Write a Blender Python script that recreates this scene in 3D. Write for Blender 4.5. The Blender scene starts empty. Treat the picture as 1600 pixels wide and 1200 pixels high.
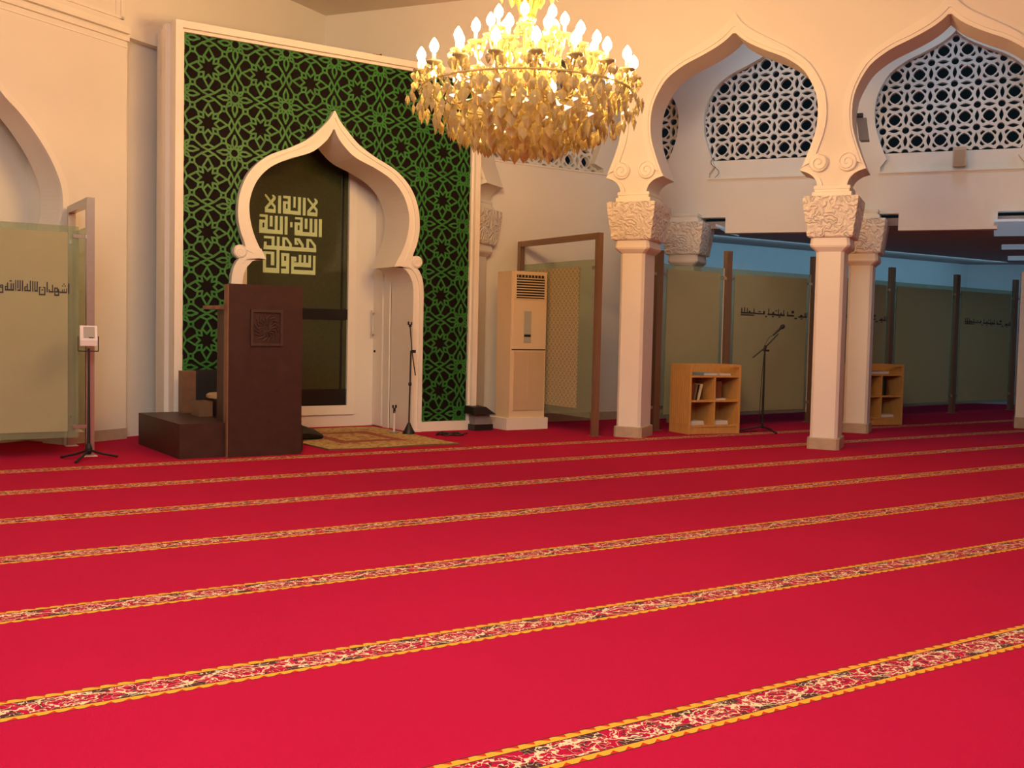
import bpy, bmesh, math, random
from mathutils import Vector, Matrix
from mathutils.geometry import tessellate_polygon
random.seed(7)
sc = bpy.context.scene
PI = math.pi
# ------------------------------------------------------------------ camera, world, lights, exposure
H = 1.26
cd = bpy.data.cameras.new('camera'); cam = bpy.data.objects.new('camera', cd); sc.collection.objects.link(cam); sc.camera = cam
cr = Vector((0.83008, -0.55724, 0.02163)); cdn = Vector((-0.01017, -0.05391, -0.99849)); cf = Vector((0.55756, 0.82861, -0.05042))
cam.matrix_world = Matrix(((cr.x, -cdn.x, -cf.x, 0), (cr.y, -cdn.y, -cf.y, 0), (cr.z, -cdn.z, -cf.z, H), (0, 0, 0, 1)))
cd.sensor_fit = 'HORIZONTAL'; cd.sensor_width = 36; cd.lens = 1676.33 / 1600 * 36; cd.clip_start = 0.05; cd.clip_end = 200
world = bpy.data.worlds.new('world'); sc.world = world; world.use_nodes = True
world.node_tree.nodes['Background'].inputs[0].default_value = (0.25, 0.45, 0.6, 1); world.node_tree.nodes['Background'].inputs[1].default_value = 0.012
sc.view_settings.view_transform = 'Standard'; sc.view_settings.look = 'None'; sc.view_settings.gamma = 1; sc.view_settings.exposure = 0.0
sc.view_settings.use_curve_mapping = False
sc.cycles.use_denoising = True; sc.cycles.max_bounces = 8; sc.cycles.transparent_max_bounces = 12
sc.cycles.caustics_refractive = False; sc.cycles.caustics_reflective = False; sc.cycles.sample_clamp_indirect = 4.0


def area(name, loc, target, size, power, col, sizey=None):
    l = bpy.data.lights.new(name, 'AREA'); l.energy = power; l.color = col; l.size = size
    if sizey: l.shape = 'RECTANGLE'; l.size_y = sizey
    o = bpy.data.objects.new(name, l); sc.collection.objects.link(o); o.location = loc
    o.rotation_euler = (Vector(target) - Vector(loc)).to_track_quat('-Z', 'Y').to_euler(); return o


area('hall_ceiling_light', (1.2, 2.6, 5.25), (1.8, 3.4, 0), 3.0, 330, (1.0, 0.90, 0.80))
area('rear_hall_light', (-1.5, -0.5, 5.2), (3.5, 8.0, 1.2), 2.6, 480, (1.0, 0.90, 0.80))
area('back_aisle_light', (15.0, 11.75, 2.70), (15.0, 12.75, 2.15), 8.5, 26, (0.36, 0.76, 1.0), 0.25)
area('end_aisle_light', (20.0, 9.6, 2.70), (21.6, 10.2, 1.9), 3.5, 14, (0.36, 0.76, 1.0), 0.25)
area('rear_aisle_light', (16.5, 8.0, 2.70), (16.5, 8.6, 0), 3.0, 16, (0.34, 0.80, 1.0), 1.0)
for gx, gy in ((10.15, 9.70), (11.38, 7.79), (12.61, 5.88)):      # one lamp over each bay of the aisle
    area('gallery_light', (gx, gy, 5.3), (gx + .75, gy + .48, 3.4), 0.5, 9, (0.55, 0.80, 1.0))
area('left_bay_light', (1.1, 11.9, 3.3), (1.0, 11.9, 1.0), 0.3, 3.5, (0.70, 0.76, 1.0))
BULB = 225.0
# ------------------------------------------------------------------ helpers
Z = Vector((0, 0, 1))


def s2l(c):
    f = lambda v: v / 12.92 if v <= 0.04045 else ((v + 0.055) / 1.055) ** 2.4
    return tuple(f(v / 255) for v in c)


class NT:
    """Small expression builder for shader math."""
    def __init__(s, mat):
        s.t = mat.node_tree; s.n = s.t.nodes; s.l = s.t.links

    def put(s, sock, v):
        if hasattr(v, 'is_output') or isinstance(v, bpy.types.NodeSocket): s.l.new(v, sock)
        else: sock.default_value = v

    def m(s, op, a, b=0.0, c=0.0):
        n = s.n.new('ShaderNodeMath'); n.operation = op
        s.put(n.inputs[0], a); s.put(n.inputs[1], b)
        if len(n.inputs) > 2: s.put(n.inputs[2], c)
        return n.outputs[0]

    def mix(s, f, a, b):
        n = s.n.new('ShaderNodeMix'); n.data_type = 'RGBA'
        s.put(n.inputs[0], f)
        for i, v in ((6, a), (7, b)):
            if isinstance(v, tuple): n.inputs[i].default_value = (*v[:3], 1)
            else: s.l.new(v, n.inputs[i])
        return n.outputs[2]

    def coord(s, kind='Object'):
        return s.n.new('ShaderNodeTexCoord').outputs[kind]

    def xyz(s, v):
        n = s.n.new('ShaderNodeSeparateXYZ'); s.l.new(v, n.inputs[0]); return n.outputs

    def noise(s, v, scale, detail=3, rough=0.5):
        n = s.n.new('ShaderNodeTexNoise'); s.l.new(v, n.inputs['Vector']); n.inputs['Scale'].default_value = scale
        n.inputs['Detail'].default_value = detail; n.inputs['Roughness'].default_value = rough; return n.outputs[0]


def mat(name, col, rough=0.6, metal=0.0, var=0.06, scale=6.0, bump=0.0, bscale=40.0, spec=0.5, emit=None, estr=0.0, trans=0.0, coat=0.0):
    m = bpy.data.materials.new(name); m.use_nodes = True; t = NT(m); p = t.n['Principled BSDF']
    p.inputs['Roughness'].default_value = rough; p.inputs['Metallic'].default_value = metal
    p.inputs['Specular IOR Level'].default_value = spec; p.inputs['Transmission Weight'].default_value = trans
    p.inputs['Coat Weight'].default_value = coat
    co = t.coord()
    if var > 0:
        nz = t.noise(co, scale)
        t.l.new(t.mix(nz, tuple(c * (1 - var) for c in col), tuple(min(1, c * (1 + var)) for c in col)), p.inputs['Base Color'])
    else: p.inputs['Base Color'].default_value = (*col, 1)
    if bump > 0:
        b = t.n.new('ShaderNodeBump'); b.inputs['Strength'].default_value = bump; b.inputs['Distance'].default_value = 0.01
        t.l.new(t.noise(co, bscale, 4), b.inputs['Height']); t.l.new(b.outputs[0], p.inputs['Normal'])
    if emit: p.inputs['Emission Color'].default_value = (*emit, 1); p.inputs['Emission Strength'].default_value = estr
    return m


class MB:
    def __init__(s): s.v = []; s.f = []

    def add(s, vs, fs):
        o = len(s.v); s.v += [Vector(v) for v in vs]; s.f += [tuple(i + o for i in f) for f in fs]; return s

    def box(s, lo, hi, fr=None):
        vs = [(x, y, z) for z in (lo[2], hi[2]) for y in (lo[1], hi[1]) for x in (lo[0], hi[0])]
        if fr: vs = [fr(*v) for v in vs]
        return s.add(vs, [(0, 2, 3, 1), (4, 5, 7, 6), (0, 1, 5, 4), (2, 6, 7, 3), (0, 4, 6, 2), (1, 3, 7, 5)])

    def loft(s, rings, cap=True):
        n = len(rings[0]); vs = [v for r in rings for v in r]; fs = []
        for k in range(len(rings) - 1):
            for i in range(n):
                j = (i + 1) % n; fs.append((k * n + i, k * n + j, (k + 1) * n + j, (k + 1) * n + i))
        if cap: fs.append(tuple(reversed(range(n)))); fs.append(tuple((len(rings) - 1) * n + i for i in range(n)))
        return s.add(vs, fs)

    def lathe(s, prof, c, seg=16, ax=None):
        c = Vector(c); rings = []
        q = Z.rotation_difference(Vector(ax)) if ax is not None else None
        for r, z in prof:
            ring = []
            for k in range(seg):
                t = 2 * PI * k / seg; v = Vector((max(r, 1e-4) * math.cos(t), max(r, 1e-4) * math.sin(t), z))
                if q: v = q @ v
                ring.append(c + v)
            rings.append(ring)
        return s.loft(rings)

    def tube(s, path, r, seg=8):
        P = [Vector(p) for p in path]; rings = []
        rr = r if isinstance(r, (list, tuple)) else [r] * len(P)
        up = None
        for i, p in enumerate(P):
            d = (P[min(i + 1, len(P) - 1)] - P[max(i - 1, 0)]).normalized()
            if up is None: up = Vector((0, 0, 1)) if abs(d.z) < 0.9 else Vector((1, 0, 0))
            x = d.cross(up).normalized(); up = x.cross(d).normalized()
            rings.append([p + (x * math.cos(2 * PI * k / seg) + up * math.sin(2 * PI * k / seg)) * rr[i] for k in range(seg)])
        return s.loft(rings)

    def prism(s, loops, fr, d0, d1):
        """Polygon (first loop outer, rest holes) in (s, z) extruded along the frame's depth from d0 to d1."""
        tri = tessellate_polygon([[Vector((x, z, 0)) for x, z in lp] for lp in loops]); pts = [p for lp in loops for p in lp]; n = len(pts)
        vs = [fr(x, d0, z) for x, z in pts] + [fr(x, d1, z) for x, z in pts]
        fs = [tuple(t) for t in tri] + [tuple(i + n for i in reversed(t)) for t in tri]; o = 0
        for lp in loops:
            k = len(lp)
            for i in range(k): a, b = o + i, o + (i + 1) % k; fs.append((a, b, b + n, a + n))
            o += k
        return s.add(vs, fs)

    def band(s, outer, inner, fr, d0, d1, back=False):
        """Strip between two open polylines of equal count: front face at d0, both edges returning to d1."""
        n = len(outer)
        vs = [fr(x, d0, z) for x, z in outer] + [fr(x, d0, z) for x, z in inner] + [fr(x, d1, z) for x, z in outer] + [fr(x, d1, z) for x, z in inner]
        fs = []
        for i in range(n - 1):
            fs += [(i, i + 1, n + i + 1, n + i), (2 * n + i, 2 * n + i + 1, i + 1, i), (n + i, n + i + 1, 3 * n + i + 1, 3 * n + i)]
            if back: fs.append((2 * n + i, 3 * n + i, 3 * n + i + 1, 2 * n + i + 1))
        for e in (0, n - 1): fs.append((e, n + e, 3 * n + e, 2 * n + e))
        return s.add(vs, fs)

    def base(s):
        lo = [min(v[i] for v in s.v) for i in range(3)]; hi = [max(v[i] for v in s.v) for i in range(3)]
        return Vector(((lo[0] + hi[0]) / 2, (lo[1] + hi[1]) / 2, lo[2]))

    def build(s, name, m, parent=None, label=None, smooth=False, origin=None):
        o0 = Vector((0, 0, 0)) if origin is None else Vector(origin)
        me = bpy.data.meshes.new(name); ab = o0 if parent is None else absloc(parent)
        if parent is None and origin is None: o0 = ab = s.base()
        me.from_pydata([tuple(v - ab) for v in s.v], [], s.f); me.materials.append(m)
        bm = bmesh.new(); bm.from_mesh(me); bmesh.ops.recalc_face_normals(bm, faces=bm.faces); bm.to_mesh(me); bm.free()
        if smooth:
            for p in me.polygons: p.use_smooth = True
            try: me.set_sharp_from_angle(angle=0.7)
            except Exception: pass
        o = bpy.data.objects.new(name, me); sc.collection.objects.link(o)
        if parent: o.parent = parent
        else: o.location = ab
        if label: o['label'] = label
        return o


def absloc(o):
    l = Vector(o.location)
    while o.parent: o = o.parent; l += Vector(o.location)
    return l


def tag(o, label, cat, group=None, kind=None):
    o['label'] = label; o['category'] = cat
    if group: o['group'] = group
    if kind: o['kind'] = kind
    return o


def thing(name, loc, label, cat, group=None):
    o = bpy.data.objects.new(name, None); sc.collection.objects.link(o); o.location = loc; o.empty_display_size = 0.1
    return tag(o, label, cat, group)


def copy_thing(src, loc, label, group=None):
    r = src.copy(); sc.collection.objects.link(r); r.location = loc; r['label'] = label
    if group: r['group'] = group

    def rec(a, b):
        for ch in list(a.children):
            if ch in made: continue
            c = ch.copy(); made.add(c); sc.collection.objects.link(c); c.parent = b; rec(ch, c)
    made = set(); rec(src, r); return r


def struct(o, label, cat): return tag(o, label, cat, None, 'structure')


def frame(o, ex, ey):
    o, ex, ey = Vector((*o, 0)), Vector((*ex, 0)).normalized(), Vector((*ey, 0)).normalized()
    return lambda s, d, z: o + ex * s + ey * d + Z * z


W0 = lambda x, y, z: Vector((x, y, z))


def cr_spline(P, n):
    out = []; m = len(P)
    for i in range(m - 1):
        p0, p1, p2, p3 = P[max(i - 1, 0)], P[i], P[i + 1], P[min(i + 2, m - 1)]
        for k in range(n):
            t = k / n; out.append(tuple(0.5 * (2 * b + (c - a) * t + (2 * a - 5 * b + 4 * c - d) * t * t + (3 * b - a - 3 * c + d) * t ** 3) for a, b, c, d in zip(p0, p1, p2, p3)))
    out.append(tuple(P[-1])); return out


def resample(P, n):
    L = [0]
    for a, b in zip(P, P[1:]): L.append(L[-1] + math.dist(a, b))
    out = []
    for k in range(n):
        t = L[-1] * k / (n - 1); i = 0
        while i < len(P) - 2 and L[i + 1] < t: i += 1
        u = (t - L[i]) / max(L[i + 1] - L[i], 1e-9); out.append(tuple(a + (b - a) * u for a, b in zip(P[i], P[i + 1])))
    return out


def arch_pts(half, c, dz=0.0):
    """Half profile from apex down (x >= 0) to a full outline left foot -> apex -> right foot."""
    R = [(c + x, z + dz) for x, z in half]; Lh = [(c - x, z + dz) for x, z in half]
    return list(reversed(Lh)) + R[1:]


# arcade arch (half profiles, apex down)
A_IN = cr_spline([(0, 4.70), (.08, 4.625), (.19, 4.55), (.38, 4.455), (.57, 4.37), (.74, 4.255), (.83, 4.15), (.92, 3.97), (.952, 3.82), (.955, 3.68), (.94, 3.54), (.90, 3.40), (.85, 3.26), (.785, 3.10)], 3)
A_NECK = cr_spline([(.785, 3.10), (.865, 3.075), (.93, 3.03), (.968, 2.97), (.98, 2.90)], 3)
A_OUT = cr_spline([(0, 4.93), (.05, 4.84), (.13, 4.755), (.236, 4.68), (.44, 4.565), (.62, 4.46), (.80, 4.325), (.90, 4.21), (.985, 4.06), (1.03, 3.93), (1.052, 3.76), (1.047, 3.62), (1.02, 3.48), (.97, 3.33), (.93, 3.20)], 3)
A_MID = cr_spline([(0, 4.77), (.06, 4.70), (.17, 4.61), (.37, 4.50), (.57, 4.415), (.75, 4.295), (.85, 4.18), (.945, 3.98), (.978, 3.82), (.98, 3.68), (.965, 3.54), (.925, 3.40), (.875, 3.26), (.84, 3.16)], 3)
# arch of the left bay
L_OUT = cr_spline([(0, 3.96), (.12, 3.74), (.335, 3.459), (.54, 3.305), (.72, 3.143), (.90, 2.93), (1.036, 2.726), (1.10, 2.544), (1.105, 2.36), (1.06, 2.16), (1.0, 2.0)], 4)
L_IN = cr_spline([(0, 3.87), (.11, 3.67), (.32, 3.39), (.52, 3.235), (.69, 3.08), (.86, 2.88), (.975, 2.687), (1.025, 2.534), (1.03, 2.36), (.985, 2.18), (.92, 2.0)], 4)
# mihrab arch
M_IN = cr_spline([(0, 3.51), (.045, 3.42), (.11, 3.335), (.27, 3.205), (.53, 3.105), (.75, 2.99), (.90, 2.83), (.978, 2.63), (.982, 2.45), (.94, 2.265), (.86, 2.09), (.79, 1.975)], 4)
M_IN2 = cr_spline([(.79, 1.975), (.87, 1.985), (.975, 1.925), (1.045, 1.80), (1.058, 1.65)], 4) + [(1.058, 1.2), (1.058, 0.0)]
M_OUT = cr_spline([(0, 3.715), (.06, 3.60), (.165, 3.485), (.31, 3.35), (.52, 3.23), (.79, 3.105), (.99, 2.92), (1.095, 2.69), (1.12, 2.46), (1.09, 2.27), (1.04, 2.14), (1.03, 2.07)], 4)
M_OUT2 = cr_spline([(1.07, 2.0), (1.12, 1.95), (1.175, 1.83), (1.19, 1.66)], 4) + [(1.19, 1.2), (1.19, 0.0)]
# ------------------------------------------------------------------ materials
WALL = mat('wall_paint', (.82, .78, .70), .75, var=.03, scale=2.5, bump=.08, bscale=60)
TRIM = mat('white_trim_paint', (.86, .82, .73), .55, var=.02, bump=.04)
CEIL = mat('ceiling_paint', (.72, .64, .55), .85, var=.03)
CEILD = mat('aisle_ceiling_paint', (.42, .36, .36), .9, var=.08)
CARVE = mat('carved_plaster', (.86, .82, .73), .7, var=.03)
t = NT(CARVE); p = t.n['Principled BSDF']; co = t.coord()
vo = t.n.new('ShaderNodeTexVoronoi'); vo.feature = 'SMOOTH_F1'; vo.inputs['Scale'].default_value = 11
mp = t.n.new('ShaderNodeVectorMath'); mp.operation = 'ADD'
nzv = t.n.new('ShaderNodeTexNoise'); nzv.inputs['Scale'].default_value = 9; t.l.new(co, nzv.inputs[0])
sv = t.n.new('ShaderNodeVectorMath'); sv.operation = 'SCALE'; sv.inputs[3].default_value = .16; t.l.new(nzv.outputs[1], sv.inputs[0])
t.l.new(co, mp.inputs[0]); t.l.new(sv.outputs[0], mp.inputs[1]); t.l.new(mp.outputs[0], vo.inputs[0])
bp = t.n.new('ShaderNodeBump'); bp.inputs['Strength'].default_value = .68; bp.inputs['Distance'].default_value = .012
t.l.new(t.m('SINE', t.m('MULTIPLY', vo.outputs[0], 20.0)), bp.inputs['Height']); t.l.new(bp.outputs[0], p.inputs['Normal'])
MARBLE = mat('beige_marble', (.50, .40, .29), .35, var=.18, scale=14)
STEEL = mat('brushed_steel', (.58, .55, .50), .30, metal=.9, var=.08, scale=30)
BRONZE = mat('brown_steel', (.31, .20, .13), .38, metal=.6, var=.1, scale=30)
WOODD = mat('dark_walnut', (.050, .022, .017), .45, var=.4, scale=9, spec=.3)
WOODM = mat('walnut_edge', (.20, .10, .05), .45, var=.25, scale=12)
BLACK = mat('black_plastic', (.010, .009, .010), .5, var=.2)
DARKB = mat('black_panel', (.008, .006, .007), .6, var=.2)
WHITEP = mat('white_plastic', (.80, .72, .60), .25, var=.02, coat=.4)
ACW = mat('cream_enamel', (.80, .66, .44), .25, var=.02, coat=.5)
ACD = mat('dark_louver_gap', (.02, .015, .012), .7, var=.1)
ACG = mat('cream_grille', (.66, .52, .33), .5, var=.05)
LCD = mat('grey_display', (.45, .47, .42), .2, var=.05)
GREYP = mat('grey_plastic', (.25, .24, .23), .5, var=.1)
BEIGEP = mat('beige_speaker_shell', (.50, .40, .30), .5, var=.05)
CLOTH = mat('beige_cloth', (.50, .36, .20), .9, var=.2, bump=.3)
PAPERW = mat('white_paper', (.75, .68, .62), .7, var=.05)
PAPERB = mat('pale_blue_cover', (.25, .40, .52), .5, var=.2, scale=20)
CREAMB = mat('cream_book_cover', (.72, .62, .36), .6, var=.1)
BROWNB = mat('brown_book_cover', (.18, .055, .02), .5, var=.25)
GOLD = mat('gilt_brass', (.95, .62, .16), .22, metal=.9, var=.08, scale=20)
AMBER = mat('amber_ruby_glass', (.9, .16, .03), .15, var=.1, trans=.4)
CANDLE = mat('candle_sleeve_ivory', (.95, .82, .50), .4, var=.02)
CRYSTAL = mat('cut_crystal', (1.0, .80, .36), .04, var=.12, scale=25, trans=.62, spec=1.0, coat=.6)
BULBM = mat('lit_bulb', (1, .9, .7), .3, var=0, emit=(1.0, .57, .20), estr=BULB)
PANELLIGHT = mat('dim_ceiling_panel', (.5, .6, .7), .6, var=.03, emit=(.45, .62, .78), estr=.22)
LETTERD = mat('dark_lettering', (.03, .025, .03), .6, var=.1)
LETTERG = mat('pale_green_lettering', (.52, .66, .34), .6, var=.04)
NICHEGLASS = mat('dark_window_glass', (.044, .052, .020), .12, var=.3, scale=30)
MULL = mat('black_mullion', (.006, .007, .006), .3, var=.1)
LATT = mat('lattice_stucco', (.72, .70, .66), .8, var=.04, bump=.08)
GREEN = mat('green_tracery', (.022, .165, .026), .5, var=.35, scale=7)
PANELD = mat('dark_brown_backing', (.008, .0045, .004), .8, var=.3, scale=16, spec=.15)
GRILLE = mat('speaker_grille', (.36, .34, .31), .6, var=.06, bump=.2, bscale=200)
WHITESP = mat('white_speaker_shell', (.78, .72, .70), .4, var=.02)

# light oak veneer with vertical grain
OAK = mat('light_oak', (.52, .25, .07), .5, var=0)
t = NT(OAK); p = t.n['Principled BSDF']; mp = t.n.new('ShaderNodeMapping'); mp.inputs['Scale'].default_value = (30, 30, 2); t.l.new(t.coord(), mp.inputs[0])
t.l.new(t.mix(t.noise(mp.outputs[0], 2.0, 4), (.50, .25, .065), (.76, .43, .13)), p.inputs['Base Color'])


def frosted(name, tint, clear, rough=.6):
    m = bpy.data.materials.new(name); m.use_nodes = True; t = NT(m); p = t.n['Principled BSDF']; out = t.n['Material Output']
    co = t.coord(); t.l.new(t.mix(t.noise(co, 5), tuple(c * .95 for c in tint), tuple(c * 1.05 for c in tint)), p.inputs['Base Color'])
    p.inputs['Roughness'].default_value = rough; p.inputs['Specular IOR Level'].default_value = .25
    tr = t.n.new('ShaderNodeBsdfTransparent'); tr.inputs[0].default_value = (.86, .92, .82, 1)
    mx = t.n.new('ShaderNodeMixShader'); mx.inputs[0].default_value = clear
    t.l.new(p.outputs[0], mx.inputs[1]); t.l.new(tr.outputs[0], mx.inputs[2]); t.l.new(mx.outputs[0], out.inputs[0]); return m


FROST = frosted('frosted_glass', (.43, .43, .25), .20)
CLEARG = frosted('clear_glass', (.34, .40, .27), .66, .08)
FILM = frosted('film_base', (.46, .40, .24), .30)
# lacework of overlapping rings printed on the film
t = NT(FILM); p = t.n['Principled BSDF']; X = t.xyz(t.coord()); cell = 11.0
u = t.m('MULTIPLY', X[1], cell); v = t.m('MULTIPLY', X[2], cell)
fu = t.m('SUBTRACT', t.m('FRACT', u), .5); fv = t.m('SUBTRACT', t.m('FRACT', v), .5)
r = t.m('SQRT', t.m('ADD', t.m('MULTIPLY', fu, fu), t.m('MULTIPLY', fv, fv)))
ring = t.m('LESS_THAN', t.m('ABSOLUTE', t.m('SUBTRACT', r, .42)), .10); dot = t.m('LESS_THAN', r, .14)
t.l.new(t.mix(t.m('MAXIMUM', ring, dot), (.42, .38, .20), (.66, .58, .40)), p.inputs['Base Color'])

# carpet: plain red with woven prayer-row borders
D0, SP = 9.626, 1.18244
CARPET = mat('red_prayer_carpet', (.6, .01, .04), .95, var=0, spec=.1); t = NT(CARPET); p = t.n['Principled BSDF']; co = t.coord(); X = t.xyz(co)
w = t.m('DIVIDE', t.m('SUBTRACT', X[1], D0), SP); k = t.m('FLOOR', t.m('ADD', w, .5)); d = t.m('MULTIPLY', t.m('SUBTRACT', w, k), SP)
ad = t.m('ABSOLUTE', d)
lt = lambda a, b: t.m('LESS_THAN', a, b)
gt = lambda a, b: t.m('GREATER_THAN', a, b)
AND = lambda a, b: t.m('MULTIPLY', a, b)
OR = lambda a, b: t.m('MAXIMUM', a, b)
fib = t.noise(co, 350, 2); blot = t.noise(co, 1.6, 3)
red = t.mix(fib, (.35, .0024, .030), (.50, .0042, .046)); red = t.mix(t.m('MULTIPLY', blot, .35), red, (.26, .0025, .018))
yellow = t.mix(fib, (.62, .30, .02), (.78, .40, .04))
cream = (.66, .56, .32); dark = (.055, .022, .018)
inband = AND(lt(ad, .104), lt(X[1], 10.0))
# toothed edge
sg = t.m('SIGN', d); tx = t.m('FRACT', t.m('ADD', t.m('MULTIPLY', X[0], 17.0), t.m('MULTIPLY', ad, 9.0)))
tooth = AND(AND(lt(t.m('ABSOLUTE', t.m('SUBTRACT', tx, .5)), t.m('MULTIPLY', t.m('SUBTRACT', ad, .078), 15.0)), gt(ad, .078)), lt(ad, .1))
# scrolling vine: repeating spirals that alternate across the band
L = .30; cx = t.m('DIVIDE', X[0], L); ci = t.m('FLOOR', cx); lx = t.m('MULTIPLY', t.m('SUBTRACT', t.m('SUBTRACT', cx, ci), .5), L)
alt = t.m('SUBTRACT', t.m('MULTIPLY', t.m('FRACT', t.m('MULTIPLY', ci, .5)), 4.0), 1.0)
nz = t.m('MULTIPLY', t.m('SUBTRACT', t.noise(co, 26, 2), .5), .075); nz2 = t.m('MULTIPLY', t.m('SUBTRACT', t.noise(co, 31, 1), .5), .06)
ly = t.m('ADD', t.m('MULTIPLY', d, alt), nz); lxx = t.m('ADD', t.m('MULTIPLY', lx, .62), nz2)
r = t.m('SQRT', t.m('ADD', t.m('MULTIPLY', lxx, lxx), t.m('MULTIPLY', ly, ly))); th = t.m('ARCTAN2', ly, lxx)
spi = t.m('FRACT', t.m('ADD', t.m('MULTIPLY', r, 26.0), t.m('DIVIDE', th, 2 * PI)))
line = AND(lt(t.m('ABSOLUTE', t.m('SUBTRACT', spi, .5)), .085), lt(r, .085))
drk = AND(gt(spi, .84), lt(r, .08))
wav = t.m('MULTIPLY', t.m('SINE', t.m('MULTIPLY', X[0], PI / L)), .045)
stem_l = lt(t.m('ABSOLUTE', t.m('SUBTRACT', t.m('ADD', d, nz), wav)), .004)
leaf = lt(t.m('ABSOLUTE', t.m('SUBTRACT', t.noise(co, 30, 1), .5)), .012)
inner = t.mix(AND(gt(t.m('MULTIPLY', t.m('MULTIPLY', d, alt), -1.0), .03), gt(t.m('ABSOLUTE', lx), .06)), red, dark)
inner = t.mix(drk, inner, dark); inner = t.mix(OR(OR(line, stem_l), leaf), inner, cream)
band = t.mix(lt(ad, .062), dark, inner); band = t.mix(gt(ad, .0675), band, yellow); band = t.mix(tooth, band, (.50, .03, .01)); band = t.mix(gt(ad, .0985), band, dark)
t.l.new(t.mix(inband, red, band), p.inputs['Base Color'])
b = t.n.new('ShaderNodeBump'); b.inputs['Strength'].default_value = .35; b.inputs['Distance'].default_value = .006; t.l.new(fib, b.inputs['Height']); t.l.new(b.outputs[0], p.inputs['Normal'])
p.inputs['Sheen Weight'].default_value = .10; p.inputs['Sheen Tint'].default_value = (1, .10, .28, 1)

# ------------------------------------------------------------------ plan
a2, b2 = Vector((.541, -.841)), Vector((.841, .541)); C1 = Vector((8.32, 9.87)); COLSP = 2.275
FA = frame(C1, a2, b2)                                  # arcade wall: s along it, d away from the hall
LP = (2.99, 11.88); FL = frame(LP, (.874, .486), (-.486, .874))   # left wall
FM = frame((5.15, 11.40), (1, 0), (0, 1))               # mihrab front, s = 0 on its axis
CZ = 5.40
# floor, ceilings
struct(MB().box((-16, -8, -.1), (30, 24, 0)).build('floor', CARPET, origin=(0, 0, 0)), 'red prayer carpet floor woven with gold patterned row borders', 'floor')
struct(MB().box((-4.9, -16.2, CZ), (13.0, 3.0, CZ + .1), FA).build('ceiling', CEIL), 'plain cream ceiling high above the prayer hall', 'ceiling')
# arcade wall with open arches
centres = [COLSP * (k + .5) for k in range(-1, 4)]
pl = [(-4.6, CZ), (-4.6, 0), (-2.56, 0), (-2.56, 2.90)]
for c in centres:
    pl += arch_pts(A_IN + A_NECK[1:], c)
pl += [(12.6, 2.90), (12.6, CZ)]
struct(MB().prism([pl], FA, .02, .52).build('wall_right', WALL, origin=(0, 0, 0)), 'cream arcade wall pierced by tall pointed arches on white columns', 'wall')
for i, c in enumerate(centres[:4]):
    n = 90; o_ = resample(arch_pts(A_OUT, c), n); m_ = resample(arch_pts(A_MID, c), n); i_ = resample(arch_pts(A_IN[:-1], c), n)
    g = MB().band(o_, m_, FA, -.012, .03)
    g.band(m_, i_, FA, .006, .03)
    for sgn in (-1, 1):                                 # scroll and foot at either end
        cx_, cz_, r_ = c + sgn * .985, 3.18, .102
        ctr = FA(cx_, -.006, cz_); sp = []
        g.lathe([(r_, -.03), (r_, .010), (r_ * .9, .018), (0, .020)], ctr, 22, ax=FA(0, -1, 0) - FA(0, 0, 0))
        for q in range(34):
            tq = q / 33; ang = PI / 2 + sgn * (-1) * tq * 3.1 * PI; rr = r_ * (.92 - .78 * tq)
            sp.append(FA(cx_ + rr * math.cos(ang), -.030, cz_ + rr * math.sin(ang)))
        g.tube(sp, .0085, 5)
        nk = [(c + sgn * x, z) for x, z in A_NECK]; no = [(c + sgn * min(x + .055, 1.045), z) for x, z in A_NECK]
        g.band(no, nk, FA, -.008, .03)
    struct(g.build(f'trim_{i + 1}', TRIM), ['raised ogee moulding with scrolls round the arch next to the green panel', 'raised ogee moulding with scrolls round the arch between the two near columns', 'raised ogee moulding with scrolls round the arch right of the second column', 'raised ogee moulding round the arch cut off by the frame'][i], 'moulding')
# back wall of the aisle with lattice openings
FB = frame(C1 + b2 * 2.64, a2, b2)
DZ = .50
jamb = [(.86, 3.44), (.86, 3.58), (.80, 3.60)]


def back_open(c):
    h = [(x, z + DZ) for x, z in A_IN]; R = [(c + x, z) for x, z in h] + [(c + .86, 3.50), (c + .86, 3.44)]
    Lh = [(c - x, z) for x, z in h] + [(c - .86, 3.50), (c - .86, 3.44)]
    return list(reversed(Lh)) + R[1:]


pb = [(-2.9, CZ), (-2.9, 0), (-.98, 0), (-.98, 2.89)]
for k in range(0, 5):
    s_ = k * COLSP
    pb += [(s_ - .56 if k else -.56, 2.89), (s_ + .53, 2.89), (s_ + .53, 2.67), (s_ + COLSP - .56, 2.67), (s_ + COLSP - .56, 2.89)]
pb += [(11.9, 2.89), (11.9, CZ)]
pb2 = []
for q in pb:
    if not pb2 or math.dist(q, pb2[-1]) > 1e-5: pb2.append(q)
g = MB().prism([pb2] + [back_open(COLSP * (k + .5)) for k in range(-1, 4)], FB, 0, .17)
for k in range(-1, 4):
    c = COLSP * (k + .5); g.box((c - .9, .10, 3.44), (c + .9, .2, 3.69), FB)
    g.box((c - .88, -.02, 3.415), (c + .88, .05, 3.44), FB)
struct(g.build('wall_back', WALL, origin=(0, 0, 0)), 'rear aisle wall with lattice arches above a deep plain beam', 'wall')
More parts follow.
